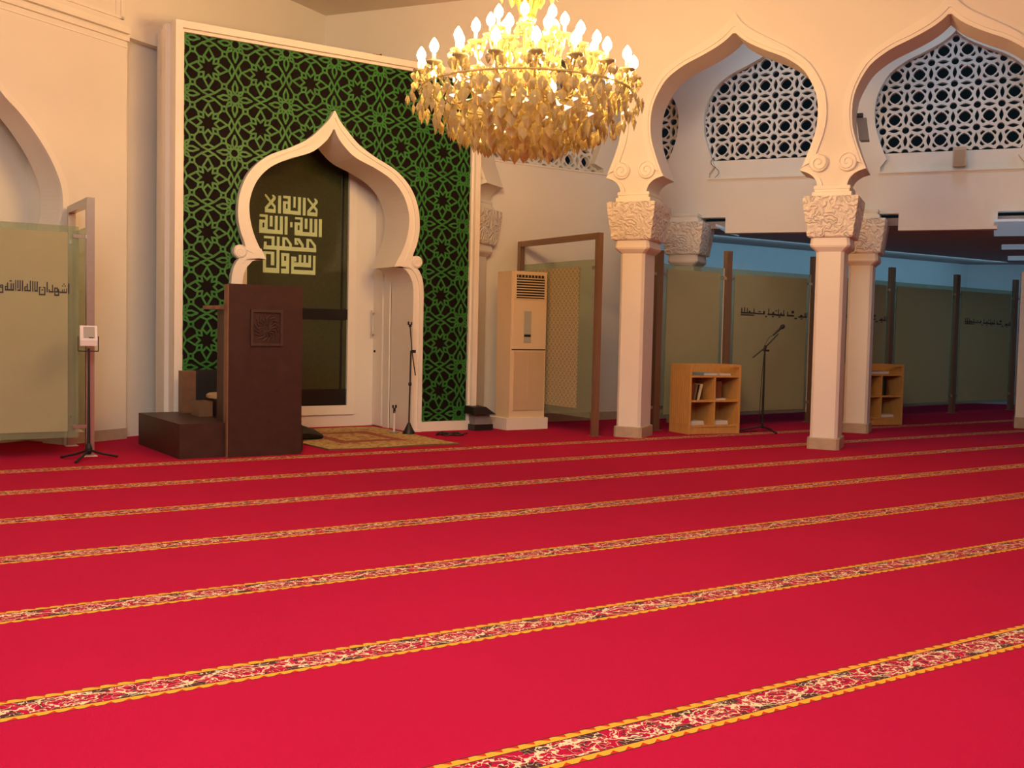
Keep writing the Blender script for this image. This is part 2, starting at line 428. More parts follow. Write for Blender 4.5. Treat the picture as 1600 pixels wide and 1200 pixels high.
# front wall right of the mihrab (parallel to the rows) with its own lattice arch
FQ = frame((8.62, 12.02), (1, 0), (0, 1))
h = [(x, z + DZ + .02) for x, z in A_IN]
hole = [(-x, z) for x, z in reversed(h + [(.95, 3.56), (.95, 3.50)])] + [(x, z) for x, z in (h + [(.95, 3.56), (.95, 3.50)])][1:]
g = MB().prism([[(-1.25, 0), (1.42, 0), (1.42, CZ), (-1.25, CZ)], hole], FQ, 0, .17); g.box((-1.0, -.015, 3.475), (1.0, .06, 3.50), FQ)
struct(g.build('wall_front', WALL, origin=(0, 0, 0)), 'plain cream wall between the green panel and the aisle, behind the air conditioner', 'wall')
# left wall with arched bay, recess beside the panel and mouldings
LC = -1.87
hl = L_IN + [(1.05, 1.9), (1.05, 1.2), (1.05, 0.0)]
opening = [(LC + x, z) for x, z in reversed([(-x, z) for x, z in hl][::-1])]
outl = [(-10.5, 0)] + arch_pts(hl, LC) + [(0.0, 0), (0.0, 4.27), (2.2, 4.27), (3.45, 4.27), (3.45, CZ), (-10.5, CZ)]
g = MB().prism([outl], FL, 0, .30)
g.box((-.02, .12, 0), (3.3, .3, 4.4), FL)
g.box((-3.4, .60, 0), (-.3, .70, 4.0), FL); g.box((-.75, .25, 0), (-.65, .62, 4.0), FL); g.box((-3.1, .25, 0), (-3.0, .62, 4.0), FL); g.box((-3.2, .25, 3.92), (-.6, .62, 4.0), FL)
struct(g.build('wall_left', WALL, origin=(0, 0, 0)), 'cream left wall with an arched bay behind the glass screen', 'wall')
g = MB().band(resample(arch_pts(L_OUT, LC), 80), resample(arch_pts(L_IN, LC), 80), FL, -.018, .02)
for sgn in (-1, 1):
    g.band([(LC + sgn * 1.13, z) for z in (1.99, 1.0, 0)], [(LC + sgn * 1.05, z) for z in (1.99, 1.0, 0)], FL, -.018, .02)
struct(g.build('trim_5', TRIM), 'pale moulding round the arched bay at the left edge', 'moulding')
g = MB()
for z0, z1, pr in ((4.15, 4.165, .012), (4.215, 4.26, .035), (4.29, 4.345, .055), (4.345, 4.37, .03)): g.box((-10.4, -pr, z0), (0.0, .02, z1), FL)
g.box((-.10, -.02, 4.43), (-.06, .02, 5.3), FL); g.box((-.165, -.012, 4.47), (-.145, .02, 5.3), FL); g.box((-10.4, -.02, 4.43), (-.06, .02, 4.46), FL)
struct(g.build('trim_6', TRIM), 'stepped horizontal moulding high on the left wall', 'moulding')
struct(MB().box((-.78, -.014, 0), (0.0, .02, .115), FL).build('baseboard_left', MARBLE), 'beige marble baseboard under the left wall', 'baseboard')
struct(MB().box((-.15, -.014, 0), (1.40, .02, .115), FQ).build('baseboard_front', MARBLE), 'beige marble baseboard behind the air conditioner and column', 'baseboard')
# rest of the hall behind the camera
struct(MB().box((-4.6, -16.0, 0), (12.6, -15.8, CZ), FA).build('wall_far', WALL, origin=(0, 0, 0)), 'plain cream wall of the hall opposite the arcade', 'wall')
struct(MB().box((12.5, -16.0, 0), (12.7, 3.0, CZ), FA).build('wall_rear', WALL, origin=(0, 0, 0)), 'plain cream rear wall of the hall', 'wall')
# low rear aisle: ceiling, pale walls
RC = 2.75
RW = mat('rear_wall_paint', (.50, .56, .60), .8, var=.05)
pc = [(10.0, 12.05), (10.0, 13.2), (20.6, 13.2), (24.0, 7.0), (24.0, -.5), (15.0, 1.0)]
g = MB()
tri = tessellate_polygon([[Vector((x, y, 0)) for x, y in pc]])
FBv = lambda s_, d_: FB(s_, d_, 0)
q4 = [FB(-.95, .17, RC), FB(12.0, .17, RC), FB(12.0, 12.5, RC), FB(-8.5, 12.5, RC), FB(-3.0, .6, RC)]
g.add([*q4, *[v + Vector((0, 0, .1)) for v in q4]], [(0, 1, 2, 3, 4), (9, 8, 7, 6, 5)] + [(i, (i + 1) % 5, (i + 1) % 5 + 5, i + 5) for i in range(5)])
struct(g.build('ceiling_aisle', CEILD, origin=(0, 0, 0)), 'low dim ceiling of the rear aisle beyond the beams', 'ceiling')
g = MB().box((9.9, 12.75, 0), (19.5, 12.9, 3.0))
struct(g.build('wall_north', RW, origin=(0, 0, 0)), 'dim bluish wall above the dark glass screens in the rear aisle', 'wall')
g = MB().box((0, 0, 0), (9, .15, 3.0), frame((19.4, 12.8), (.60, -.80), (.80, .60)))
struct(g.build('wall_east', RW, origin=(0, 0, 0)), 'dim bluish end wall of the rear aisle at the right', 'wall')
for q, lab in (([(10.53, 10.74), (11.0, 11.0), (11.86, 11.59), (11.45, 11.42)], 'dim bluish ceiling panel beside the rear left column capital'), ([(12.49, 7.86), (14.24, 8.95), (14.9, 7.92), (13.15, 6.83)], 'largest of the three dim bluish ceiling panels at the right edge'),
               ([(15.65, 9.70), (16.41, 10.17), (17.2, 8.95), (16.44, 8.48)], 'middle of the three dim bluish ceiling panels at the right edge'), ([(17.84, 10.93), (18.69, 11.45), (19.4, 10.2), (18.55, 9.7)], 'farthest of the three dim bluish ceiling panels at the right edge')):
    g = MB(); vs = [(x, y, RC - .012) for x, y in q] + [(x, y, RC + .02) for x, y in q]
    g.add(vs, [(0, 1, 2, 3), (7, 6, 5, 4)] + [(i, (i + 1) % 4, (i + 1) % 4 + 4, i + 4) for i in range(4)])
    tag(g.build('ceiling_panel', PANELLIGHT), lab, 'ceiling panel', 'ceiling panels in the rear aisle')

# ------------------------------------------------------------------ columns
def rect8(hs, hd, ch, z, dc=.26):
    P = [(-hs + ch, -hd), (hs - ch, -hd), (hs, -hd + ch), (hs, hd - ch), (hs - ch, hd), (-hs + ch, hd), (-hs, hd - ch), (-hs, -hd + ch)]
    return [FA(x, dc + y, z) for x, y in P]


def column(label):
    base = FA(0, .26, 0); T = thing('column', base, label, 'column', 'white arcade columns')
    MB().loft([rect8(.175, .265, .03, 0), rect8(.175, .265, .03, .12), rect8(.168, .258, .03, .13)]).build('base', MARBLE, T, 'beige marble base')
    MB().loft([rect8(.150, .240, .032, .13), rect8(.150, .240, .032, 2.20)]).build('shaft', TRIM, T)
    r8 = lambda h, z: rect8(h, h + .075, .004, z)
    MB().loft([rect8(.150, .24, .03, 2.20), rect8(.205, .285, .03, 2.25), rect8(.215, .29, .03, 2.27), rect8(.205, .28, .03, 2.355), r8(.215, 2.36)]).build('neck_moulding', TRIM, T)
    MB().loft([r8(.235, 2.36), r8(.245, 2.375), r8(.287, 2.69), r8(.290, 2.70), r8(.297, 2.80), r8(.290, 2.803)]).build('capital', CARVE, T, 'capital carved with leaf scrolls')
    MB().loft([r8(.205, 2.803), r8(.212, 2.815), r8(.212, 2.855), r8(.188, 2.862), r8(.188, 2.885), r8(.196, 2.892), r8(.196, 2.925), r8(.175, 2.93)]).build('abacus', TRIM, T)
    return T


col0 = column('white column with carved capital, left one of the near arcade pair, by the oak bookcase')
pos = lambda s_, d_: FA(s_, d_ + .26, 0)
copy_thing(col0, pos(COLSP, 0), 'nearest white column with carved capital, standing right of the boom microphone')
copy_thing(col0, pos(-COLSP, 0), 'white column whose carved capital peeks out behind the right edge of the green panel')
copy_thing(col0, pos(0, 2.40), 'white column with carved capital standing behind the frosted glass of the rear aisle')
copy_thing(col0, pos(COLSP + .10, 2.40), 'rear white column directly behind the nearest column')
for k in (2, 3): copy_thing(col0, pos(COLSP * k, 0), 'white arcade column beyond the right edge of the view')
copy_thing(col0, pos(COLSP * 2 + .1, 2.40), 'rear white column beyond the right edge of the view')
g = MB().box((0, 0, 0), (.36, .4, 2.25), frame((14.66, 8.76), a2, b2))
T = thing('pier', g.base(), 'plain white pier at the far right edge of the rear aisle', 'pier'); g.build('shaft', TRIM, T)
MB().box((-.01, -.01, 0), (.37, .41, .16), frame((14.66, 8.76), a2, b2)).build('base', MARBLE, T, 'beige marble base')

# ------------------------------------------------------------------ lattice screens
def lattice_cell(p, th):
    """One square cell: front polygon with pierced holes."""
    R = .5 * p; holes = []
    w_ = .036 * p / .285
    arc = lambda cx, cy, r, a0, a1, n: [(cx + r * math.cos(a0 + (a1 - a0) * k / n), cy + r * math.sin(a0 + (a1 - a0) * k / n)) for k in range(n + 1)]
    # centre rounded diamond
    D = .262 * p; holes.append([(D * math.cos(q) * (1 - .10 * abs(math.sin(2 * q))), D * math.sin(q) * (1 - .10 * abs(math.sin(2 * q)))) for q in [2 * PI * k / 16 for k in range(16)]])
    # four slots round the diamond
    for k in range(4):
        a_ = PI / 4 + k * PI / 2; ca, sa = math.cos(a_), math.sin(a_)
        sl = [(.292 * p, -.125 * p), (.405 * p, -.085 * p), (.425 * p, 0), (.405 * p, .085 * p), (.292 * p, .125 * p)]
        holes.append([(x * ca - y * sa, x * sa + y * ca) for x, y in sl])
    return holes


def lattice(name, fr, x0, x1, z0, z1, cz0, cx0, p, d0, th, inside, label):
    g = MB(); holes = lattice_cell(p, th)
    i0, i1 = math.floor((x0 - cx0) / p), math.ceil((x1 - cx0) / p); j0, j1 = 0, math.ceil((z1 - cz0) / p)
    rr = .158 * p
    for i in range(i0, i1 + 1):
        for j in range(j0, j1 + 1):
            ox, oz = cx0 + (i + .5) * p, cz0 + (j + .5) * p
            if not inside(ox, oz, p): continue
            # outline of the cell cut by corner rings (quarter circles) and edge lenses (half lenses)
            h_ = .5 * p; out = []
            for k in range(4):
                ang = k * PI / 2; ca, sa = math.cos(ang), math.sin(ang)
                pts = []
                # bottom edge from left corner to right corner in rotated frame: start after corner hole
                for q in range(4): tq = PI / 2 - q * PI / 6; pts.append((-h_ + rr * math.cos(tq), -h_ + rr * math.sin(tq)))
                pts += [(-.26 * p, -h_), (-.12 * p, -h_ + .068 * p), (0, -h_ + .095 * p), (.12 * p, -h_ + .068 * p), (.26 * p, -h_)]
                out += [(x * ca - y * sa, x * sa + y * ca) for x, y in pts]
            loops = [[(ox + x, oz + y) for x, y in out]] + [[(ox + x, oz + y) for x, y in hl_] for hl_ in holes]
            g.prism(loops, fr, d0, d0 + th)
    return tag(g.build(name, LATT), label, 'lattice screen', 'pierced lattice screens')


def arch_half(z, prof):
    for (x0, z0), (x1, z1) in zip(prof, prof[1:]):
        if z1 <= z <= z0: return x0 + (x1 - x0) * (z0 - z) / max(z0 - z1, 1e-6)
    return -9 if z > prof[0][1] else prof[-1][0]


LP_ = .285
backprof = [(x, z + DZ) for x, z in A_IN]
for k, lab in ((-1, 'pierced white lattice arch half hidden behind the left column'), (0, 'pierced white lattice filling the rear arch seen between the two near columns'), (1, 'pierced white lattice filling the rear arch at the right, behind the small speaker'), (2, 'pierced white lattice beyond the right edge')):
    c = COLSP * (k + .5)
    ins = lambda x, z, p, c=c: any(abs(x + dx - c) < arch_half(z + dz, backprof) + .02 for dx in (-p / 2, 0, p / 2) for dz in (-p / 2, 0, p / 2)) and abs(x - c) < 1.02 and (k > -1 or x > -.70)
    lattice('lattice_screen', FB, c - 1, c + 1, 3.69, 5.25, 3.70, c, LP_, .115, .08, ins, lab)
qprof = [(x, z + DZ + .02) for x, z in A_IN]
ins = lambda x, z, p: any(abs(x + dx) < arch_half(z + dz, qprof) + .02 for dx in (-p / 2, 0, p / 2) for dz in (-p / 2, 0, p / 2)) and abs(x) < 1.02
lattice('lattice_screen', FQ, -1, 1, 3.5, 5.25, 3.505, 0, LP_, .115, .08, ins, 'pierced white lattice arch glimpsed below the chandelier')

# ------------------------------------------------------------------ mihrab front
PX0, PX1, PZ = -1.80, 1.965, 4.405       # relative to axis 5.15
T = thing('mihrab_front', (5.15, 11.4, 0), 'tall green tracery panel in a white frame round the pointed prayer niche', 'mihrab')
inn = arch_pts(M_IN + M_IN2[1:], 0)
outer = [(PX0 + .05, 0)] + [(x * 1.025, z + (.02 if z > 2.1 else 0)) for x, z in inn] + [(PX1 - .05, 0), (PX1 - .05, PZ - .04), (PX0 + .05, PZ - .04)]
MB().prism([outer], FM, .055, .12).build('backing_panel', PANELD, T, 'dark brown backing board')
# white structural body: sides and the deep soffit of the niche
g = MB()
i_ = arch_pts(M_IN + M_IN2[1:], 0); n = len(i_)
vs = [FM(x, .055, z) for x, z in i_] + [FM(x, .62, z) for x, z in i_] + [FM(x * 1.02, .62, z + .03) for x, z in i_] + [FM(x * 1.02, .12, z + .03) for x, z in i_]
g.add(vs, [(k, k + 1, n + k + 1, n + k) for k in range(n - 1)] + [(n + k, n + k + 1, 2 * n + k + 1, 2 * n + k) for k in range(n - 1)])
g.box((PX0 + .002, .121, 0), (PX0 + .1, .66, PZ - .002), FM); g.box((PX1 - .1, .121, 0), (PX1 - .002, .50, PZ - .002), FM); g.box((PX0 + .1, .121, PZ - .1), (PX1 - .1, .58, PZ - .002), FM)
g.box((PX0 - .045, .17, 0), (PX0 + .002, .30, PZ - .004), FM)
g.build('body', TRIM, T)
# green tracery
def in_arch(x, z, m=0.0):
    if 1.97 < z < 2.09: return abs(x) < 1.05
    return z < 3.715 and abs(x) < arch_half(z, M_OUT if z > 2.03 else M_OUT2) + m


per = .58
def star(cx, cz, R, m, st, ph): 
    P = [(cx + R * math.cos(ph + 2 * PI * k / m), cz + R * math.sin(ph + 2 * PI * k / m)) for k in range(m)]
    return [(P[k], P[(k + st) % m]) for k in range(m)]


def poly(P): return [(P[k], P[(k + 1) % len(P)]) for k in range(len(P))]


cell = []
rot = lambda P, q: [(x * math.cos(q) - y * math.sin(q), x * math.sin(q) + y * math.cos(q)) for x, y in P]
off = lambda P, d_: [(x + d_, y + d_) for x, y in P]
cell += poly([(.085 * math.cos(q * PI / 6), .085 * math.sin(q * PI / 6)) for q in range(12)])
for k in range(4):
    q_ = k * PI / 2                                     # flower: long petals on the axes, short ones between, small squares beyond
    cell += poly(rot([(.09, 0), (.15, .042), (.22, .045), (.325, 0), (.22, -.045), (.15, -.042)], q_))
    cell += poly(rot([(.09, 0), (.14, .034), (.225, 0), (.14, -.034)], q_ + PI / 4))
    c_ = .205; sg = rot([(c_, c_)], q_)[0]; cell += poly([(sg[0] + x, sg[1] + y) for x, y in ((-.042, -.042), (.042, -.042), (.042, .042), (-.042, .042))])
    cell += poly(off(rot([(.125, 0), (.215, .085), (.36, 0), (.215, -.085)], q_), .5))          # kites of the eight-pointed star
    cell += poly(off(rot([(.125, 0), (.195, .052), (.265, 0), (.195, -.052)], q_ + PI / 4), .5))
    cell += poly(off(rot([(.385, 0), (.44, .12), (.495, 0), (.44, -.12)], q_), .5))
    for P0, P1 in (((.19, .19), (.255, .255)), ((.338, .255), (.44, .12)), ((.338, -.255), (.44, -.12)), ((.36, 0), (.385, 0)), ((.215, .085), (.165, .10)), ((.215, -.085), (.165, -.10))):
        cell.append(tuple(off(rot([P0, P1], q_), .5)))
g = MB(); hw = .0108
ox0 = -1.139; oz0 = 3.685                           # one flower centre seen near the upper left
for i in range(-3, 7):
    for j in range(-8, 3):
        for (p0, p1) in cell:
            A = (ox0 + (i + p0[0]) * per, oz0 + (j + p0[1]) * per); B = (ox0 + (i + p1[0]) * per, oz0 + (j + p1[1]) * per)
            mx_, mz_ = (A[0] + B[0]) / 2, (A[1] + B[1]) / 2
            if not (PX0 + .085 < min(A[0], B[0]) and max(A[0], B[0]) < PX1 - .085 and .10 < min(A[1], B[1]) and max(A[1], B[1]) < PZ - .075): continue
            if in_arch(mx_, mz_, -.05): continue
            dx, dz = B[0] - A[0], B[1] - A[1]; l_ = math.hypot(dx, dz) or 1; nx, nz_ = -dz / l_ * hw, dx / l_ * hw; ex, ez = dx / l_ * hw * .7, dz / l_ * hw * .7
            Q = [(A[0] - ex + nx, A[1] - ez + nz_), (B[0] + ex + nx, B[1] + ez + nz_), (B[0] + ex - nx, B[1] + ez - nz_), (A[0] - ex - nx, A[1] - ez - nz_)]
            d_ = .042 + random.random() * .002
            g.add([FM(x, d_, z) for x, z in Q] + [FM(x, .055, z) for x, z in Q], [(0, 1, 2, 3), (0, 4, 5, 1), (1, 5, 6, 2), (2, 6, 7, 3), (3, 7, 4, 0)])
g.build('tracery', GREEN, T, 'green interlaced star and flower tracery')
# frame mouldings
g = MB()
def border(x0, x1, z1, w_, d0, d1):
    g.prism([[(x0, 0), (x0 + w_, 0), (x0 + w_, z1 - w_), (x1 - w_, z1 - w_), (x1 - w_, 0), (x1, 0), (x1, z1), (x0, z1)]], FM, d0, d1)
border(PX0, PX1, PZ, .072, -.035, .12); border(PX0 + .06, PX1 - .06, PZ - .06, .042, .015, .12)
for x0, x1 in ((PX0 + .06, -1.17), (1.17, PX1 - .06)): g.box((x0, .0, 0), (x1, .08, .115), FM)
g.build('frame', TRIM, T)
# arch moulding with curls
g = MB(); n = 110
o1, i1 = resample(arch_pts(M_OUT, 0), n), resample(arch_pts(M_IN, 0), n)
mid = [((a_[0] * .62 + b_[0] * .38), (a_[1] * .62 + b_[1] * .38)) for a_, b_ in zip(o1, i1)]
g.band(o1, mid, FM, -.03, .055); g.band(mid, i1, FM, -.012, .055)
for sgn in (-1, 1):
    o2, i2 = resample(M_OUT2, 26), resample(M_IN2, 26)
    m2 = [((a_[0] * .6 + b_[0] * .4), (a_[1] * .6 + b_[1] * .4)) for a_, b_ in zip(o2, i2)]
    F_ = lambda L_: [(sgn * x, z) for x, z in L_]
    g.band(F_(o2), F_(m2), FM, -.03, .055); g.band(F_(m2), F_(i2), FM, -.012, .055)
    g.prism([F_([(1.03, 2.10), (.85, 2.09), (.79, 1.975), (.87, 1.985), (1.07, 1.97)])], FM, -.022, .06)
g.build('arch_moulding', TRIM, T)
for sgn in (-1, 1):
    g = MB(); ctr = FM(sgn * 1.09, -.03, 2.045)
    g.lathe([(.075, -.08), (.075, .0), (.062, .014), (0, .016)], ctr, 22, ax=(0, -1, 0)); sp = []
    for q in range(26):
        tq = q / 25; ang = PI / 2 + sgn * tq * 2.6 * PI; rr = .068 - .052 * tq; sp.append(FM(sgn * 1.09 + rr * math.cos(ang), -.045, 2.045 + rr * math.sin(ang)))
    g.tube(sp, .006, 5); g.build('curl', TRIM, T)
# niche chamber
g = MB(); NX = frame((5.15, 11.4), (1, 0), (0, 1))
g.box((-1.10, .55, 0), (-1.04, 1.02, 3.85), NX)
g.box((1.05, .55, 0), (1.12, 1.02, 3.85), NX); g.box((-1.1, .5, 3.78), (1.12, 1.02, 3.85), NX)
hole = [(-.66, .26), (.665, .26), (.665, 3.45), (-.66, 3.45)]
g.prism([[(-1.1, 0), (1.12, 0), (1.12, 3.8), (-1.1, 3.8)], hole], NX, .985, 1.04)
struct(g.build('wall_niche', WALL, origin=(0, 0, 0)), 'white inner walls of the prayer niche', 'wall')
T = thing('niche_window', (5.15, 12.39, .2), 'dark niche window with square pale green calligraphy', 'window')
g = MB()
for x0, x1, z0, z1 in ((-.74, -.655, .15, 3.5), (.66, .765, .15, 3.5), (-.655, .66, .15, .265), (-.655, .66, 3.44, 3.5)): g.box((x0, .955, z0), (x1, 1.0, z1), NX)
g.build('window_frame', TRIM, T)
MB().box((-.665, .995, .255), (.67, 1.005, 3.455), NX).build('pane', NICHEGLASS, T, 'dark reflective glass pane')
g = MB().box((-.66, .975, 1.34), (.665, .996, 1.47), NX); g.box((-.66, .985, .262), (.665, .996, .47), NX); g.box((.575, .988, .3), (.60, .996, 3.44), NX); g.build('mullion', MULL, T)
# calligraphy drawn on a grid read off the photograph (x right, y down, eighths of a pixel)
def cal_xy(x, y): return ((4.700 + (x - 145) * (5.372 - 4.700) / 627) - 5.15 + .02, 2.815 - (y - 100) * (.935 / 965))


rects = [(298, 103, 332, 322), (355, 165, 445, 195), (355, 255, 445, 322), (355, 165, 390, 322), (412, 165, 445, 322), (358, 98, 445, 130), (415, 98, 445, 170), (480, 100, 506, 235), (355, 275, 570, 322), (535, 100, 570, 322), (595, 100, 628, 322),
         (145, 275, 270, 322), (650, 275, 772, 322)]
for ox in (0, 418):
    rects += [(80 + ox, 415, 178 + ox, 450), (80 + ox, 415, 118 + ox, 578), (140 + ox, 415, 178 + ox, 578), (85 + ox, 350, 178 + ox, 378), (150 + ox, 350, 178 + ox, 420), (80 + ox, 510, 178 + ox, 578), (80 + ox, 528, 357 + ox, 578), (203 + ox, 360, 236 + ox, 490), (263 + ox, 355, 296 + ox, 578), (322 + ox, 355, 357 + ox, 578), (380 + ox - (0 if ox == 0 else 3), 352, 413 + ox, 578)]
rects += [(446, 418, 473, 482), (135, 725, 765, 775), (138, 610, 262, 640), (228, 610, 262, 730), (138, 682, 170, 730), (290, 610, 322, 1060), (355, 612, 386, 730), (500, 612, 530, 695), (500, 668, 545, 695), (500, 612, 560, 640), (645, 612, 677, 730),
          (130, 800, 165, 1062), (130, 800, 262, 832), (222, 800, 262, 968), (130, 1000, 322, 1062), (288, 770, 322, 1062), (345, 808, 440, 845), (345, 808, 378, 970), (403, 808, 440, 1062), (345, 905, 440, 965), (345, 965, 400, 975), (345, 1002, 440, 1062),
          (465, 845, 525, 878), (465, 845, 497, 1062), (465, 915, 705, 970), (500, 878, 526, 905), (555, 818, 586, 920), (612, 818, 643, 920), (672, 818, 705, 970), (730, 820, 760, 1062), (465, 1008, 760, 1062)]
polys = [[(x0, y0), (x1, y0), (x1, y1), (x0, y1)] for x0, y0, x1, y1 in rects]
for ox in (0, 506):
    polys += [[(146 + ox, 98), (158 + ox, 98), (272 + ox, 232), (272 + ox, 262), (255 + ox, 262), (146 + ox, 122)], [(228 + ox, 98), (248 + ox, 98), (272 + ox, 122), (272 + ox, 150), (165 + ox, 290), (145 + ox, 290), (145 + ox, 262), (240 + ox, 135)], [(250 + ox, 240), (272 + ox, 240), (272 + ox, 290), (250 + ox, 290)]]
polys += [[(386, 612), (412, 612), (470, 690), (470, 730), (440, 730), (440, 700), (400, 642), (386, 642)], [(540, 612), (562, 612), (614, 690), (614, 730), (586, 730), (584, 705), (535, 640)], [(677, 612), (704, 612), (765, 690), (765, 730), (735, 730), (735, 702), (692, 642), (677, 642)], [(645, 700), (677, 700), (677, 730), (645, 730)]]
g = MB()
for k, P in enumerate(polys): g.prism([[cal_xy(x, y) for x, y in P]], NX, .980 + .00016 * k, .994)
g.build('lettering', LETTERG, T, 'pale green square Arabic calligraphy')
# niche door on the right flank
FD = frame((6.195, 11.95), (0, 1), (1, 0))
T = thing('door_1', FD(.25, 0, 0), 'narrow white door in the right flank of the prayer niche', 'door'); T['kind'] = 'structure'
MB().box((.18, -.02, .01), (.46, .012, 1.98), FD).build('door_leaf', TRIM, T)
MB().box((0, -.012, 0), (.15, .012, 2.0), FD).build('jamb', TRIM, T)
g = MB().tube([FD(.40, -.06, 1.12), FD(.40, -.06, 1.47)], .009, 8)
for z in (1.16, 1.43): g.tube([FD(.40, -.06, z), FD(.40, -.01, z)], .006, 6)
g.build('door_handle', STEEL, T, 'long steel pull handle')
MB().lathe([(.016, 0), (.016, .012), (.01, .016)], FD(.37, -.02, .95), 12, ax=(-1, 0, 0)).build('lock', BLACK, T)

# ------------------------------------------------------------------ pulpit
T = thing('pulpit', (3.55, 10.5, 0), 'dark walnut pulpit with a tall carved front board and low platform', 'pulpit')
MB().box((2.965, 9.875, 0), (4.16, 11.28, .325)).build('platform', WOODD, T)
MB().box((3.405, 9.83, 0), (4.14, 9.87, 1.635)).build('front_board', WOODD, T)
MB().box((3.393, 9.832, .0), (3.405, 9.93, 1.63)).build('edge_strip', WOODM, T, 'lighter walnut edge')
g = MB()
for x0, z0, x1, z1 in ((3.615, 1.055, 3.64, 1.40), (3.91, 1.055, 3.935, 1.40), (3.64, 1.055, 3.91, 1.08), (3.64, 1.375, 3.91, 1.40)): g.box((x0, 9.815, z0), (x1, 9.832, z1))
for k in range(16):
    a_ = k * PI / 8; c_ = (3.775, 1.2275); g.tube([(c_[0] + .03 * math.cos(a_), 9.826, c_[1] + .03 * math.sin(a_)), (c_[0] + .09 * math.cos(a_ + .5), 9.822, c_[1] + .09 * math.sin(a_ + .5)), (c_[0] + .125 * math.cos(a_ + .1), 9.826, c_[1] + .13 * math.sin(a_ + .1))], .006, 5)
g.build('carved_panel', WOODM if False else mat('carved_walnut', (.06, .035, .025), .35, var=.5, scale=40), T, 'square carved relief panel')
MB().box((3.31, 9.95, 1.395), (4.10, 10.30, 1.43)).build('reading_shelf', WOODM, T)
MB().box((3.42, 9.88, .325), (3.46, 10.2, 1.42)).build('side_board', WOODD, T)
MB().box((4.08, 9.88, .325), (4.12, 10.2, 1.42)).build('side_board', WOODD, T)
MB().box((3.50, 11.12, .325), (4.16, 11.20, .77)).build('backrest', DARKB, T)
MB().box((3.36, 11.10, .325), (3.50, 11.24, .76)).build('back_post', WOODM, T)
MB().box((3.38, 10.62, .325), (3.52, 10.86, .475)).build('step_block', WOODM, T)
MB().box((3.56, 10.55, .325), (4.12, 11.0, .48)).build('seat', WOODD, T)
g = MB()
for k in range(3): g.box((4.16 + .055 * k, 9.98 + .12 * k, 0), (4.16 + .055 * (k + 1), 11.2, .27 - .085 * k))
g.build('step', WOODD, T)
g = MB(); n = 14
rings = []
for k, (sc_, z) in enumerate(((.9, .481), (1.0, .50), (1.0, .53), (.9, .548), (.6, .556))):
    rings.append([Vector((3.83 + .30 * sc_ * (abs(math.cos(q)) ** .5) * (1 if math.cos(q) > 0 else -1), 10.78 + .19 * sc_ * (abs(math.sin(q)) ** .5) * (1 if math.sin(q) > 0 else -1), z)) for q in [2 * PI * i / 20 for i in range(20)]])
tag(g.loft(rings).build('cushion', CLOTH, smooth=True), 'beige cushion on the seat of the pulpit', 'cushion')

# prayer rug, bag and cable
RUG = mat('patterned_rug', (.42, .26, .09), .95, var=0); t = NT(RUG); p = t.n['Principled BSDF']; co = t.coord(); X = t.xyz(co)
ax_, ay_ = t.m('ABSOLUTE', X[0]), t.m('ABSOLUTE', X[1])
edge = t.m('MAXIMUM', t.m('DIVIDE', ax_, .775), t.m('DIVIDE', ay_, 1.06))
n1 = t.noise(co, 14, 4); spot = t.m('GREATER_THAN', n1, .54)
e2 = t.m('ADD', edge, t.m('MULTIPLY', t.m('SUBTRACT', n1, .5), .12))
colr = t.mix(t.m('MULTIPLY', spot, .75), (.46, .30, .10), (.20, .035, .02))
colr = t.mix(t.m('MULTIPLY', t.m('LESS_THAN', e2, .52), t.m('GREATER_THAN', e2, .36)), colr, (.26, .06, .03)); colr = t.mix(t.m('GREATER_THAN', edge, .70), colr, t.mix(t.m('GREATER_THAN', t.noise(co, 24, 2), .56), (.50, .35, .13), (.28, .16, .05)))
colr = t.mix(t.m('GREATER_THAN', edge, .985), colr, (.16, .09, .04)); t.l.new(colr, p.inputs['Base Color'])
g = MB()
nx_, ny_ = 16, 20; top = []
for j in range(ny_ + 1):
    for i in range(nx_ + 1):
        x, y = 4.5 + 1.55 * i / nx_, 9.97 + 2.12 * j / ny_; top.append((x, y + .01 * math.sin(x * 3), .014 + .004 * math.sin(x * 5 + y * 3)))
g.add(top + [(x, y, .001) for x, y, _ in top], [(j * (nx_ + 1) + i, j * (nx_ + 1) + i + 1, (j + 1) * (nx_ + 1) + i + 1, (j + 1) * (nx_ + 1) + i) for j in range(ny_) for i in range(nx_)])
N_ = len(top); bd = [i for i in range(nx_ + 1)] + [(j + 1) * (nx_ + 1) - 1 for j in range(1, ny_ + 1)] + [ny_ * (nx_ + 1) + i for i in range(nx_ - 1, -1, -1)] + [j * (nx_ + 1) for j in range(ny_ - 1, 0, -1)]
g.f += [(bd[k], bd[(k + 1) % len(bd)], bd[(k + 1) % len(bd)] + N_, bd[k] + N_) for k in range(len(bd))]
rg = g.build('prayer_rug', RUG, origin=(5.275, 11.03, 0)); rg.location = (5.275, 11.03, 0)
tag(rg, 'gold and brown patterned prayer rug lying in front of the niche', 'rug')
g = MB(); rings = []
for tq in (0, .2, .5, .8, 1):
    x = 4.42 + .42 * tq; rr = .02 + .055 * math.sin(PI * min(1, tq * .8 + .15)); rings.append([Vector((x, 10.95 + .12 * math.cos(q) * (1.2 - tq * .6), .018 + rr + rr * math.sin(q))) for q in [2 * PI * i / 12 for i in range(12)]])
tag(g.loft(rings).build('cloth_bag', BLACK, smooth=True), 'flat black cloth bag on the rug beside the pulpit', 'bag')
pth = []
for q in range(120):
    tq = q / 119; ang = tq * 10 * PI; pth.append((6.36 + .20 * tq + (.09 - .02 * tq) * math.cos(ang), 10.92 - .12 * tq + .07 * math.sin(ang), .008 + .012 * (1 + math.sin(ang * 1.7))))
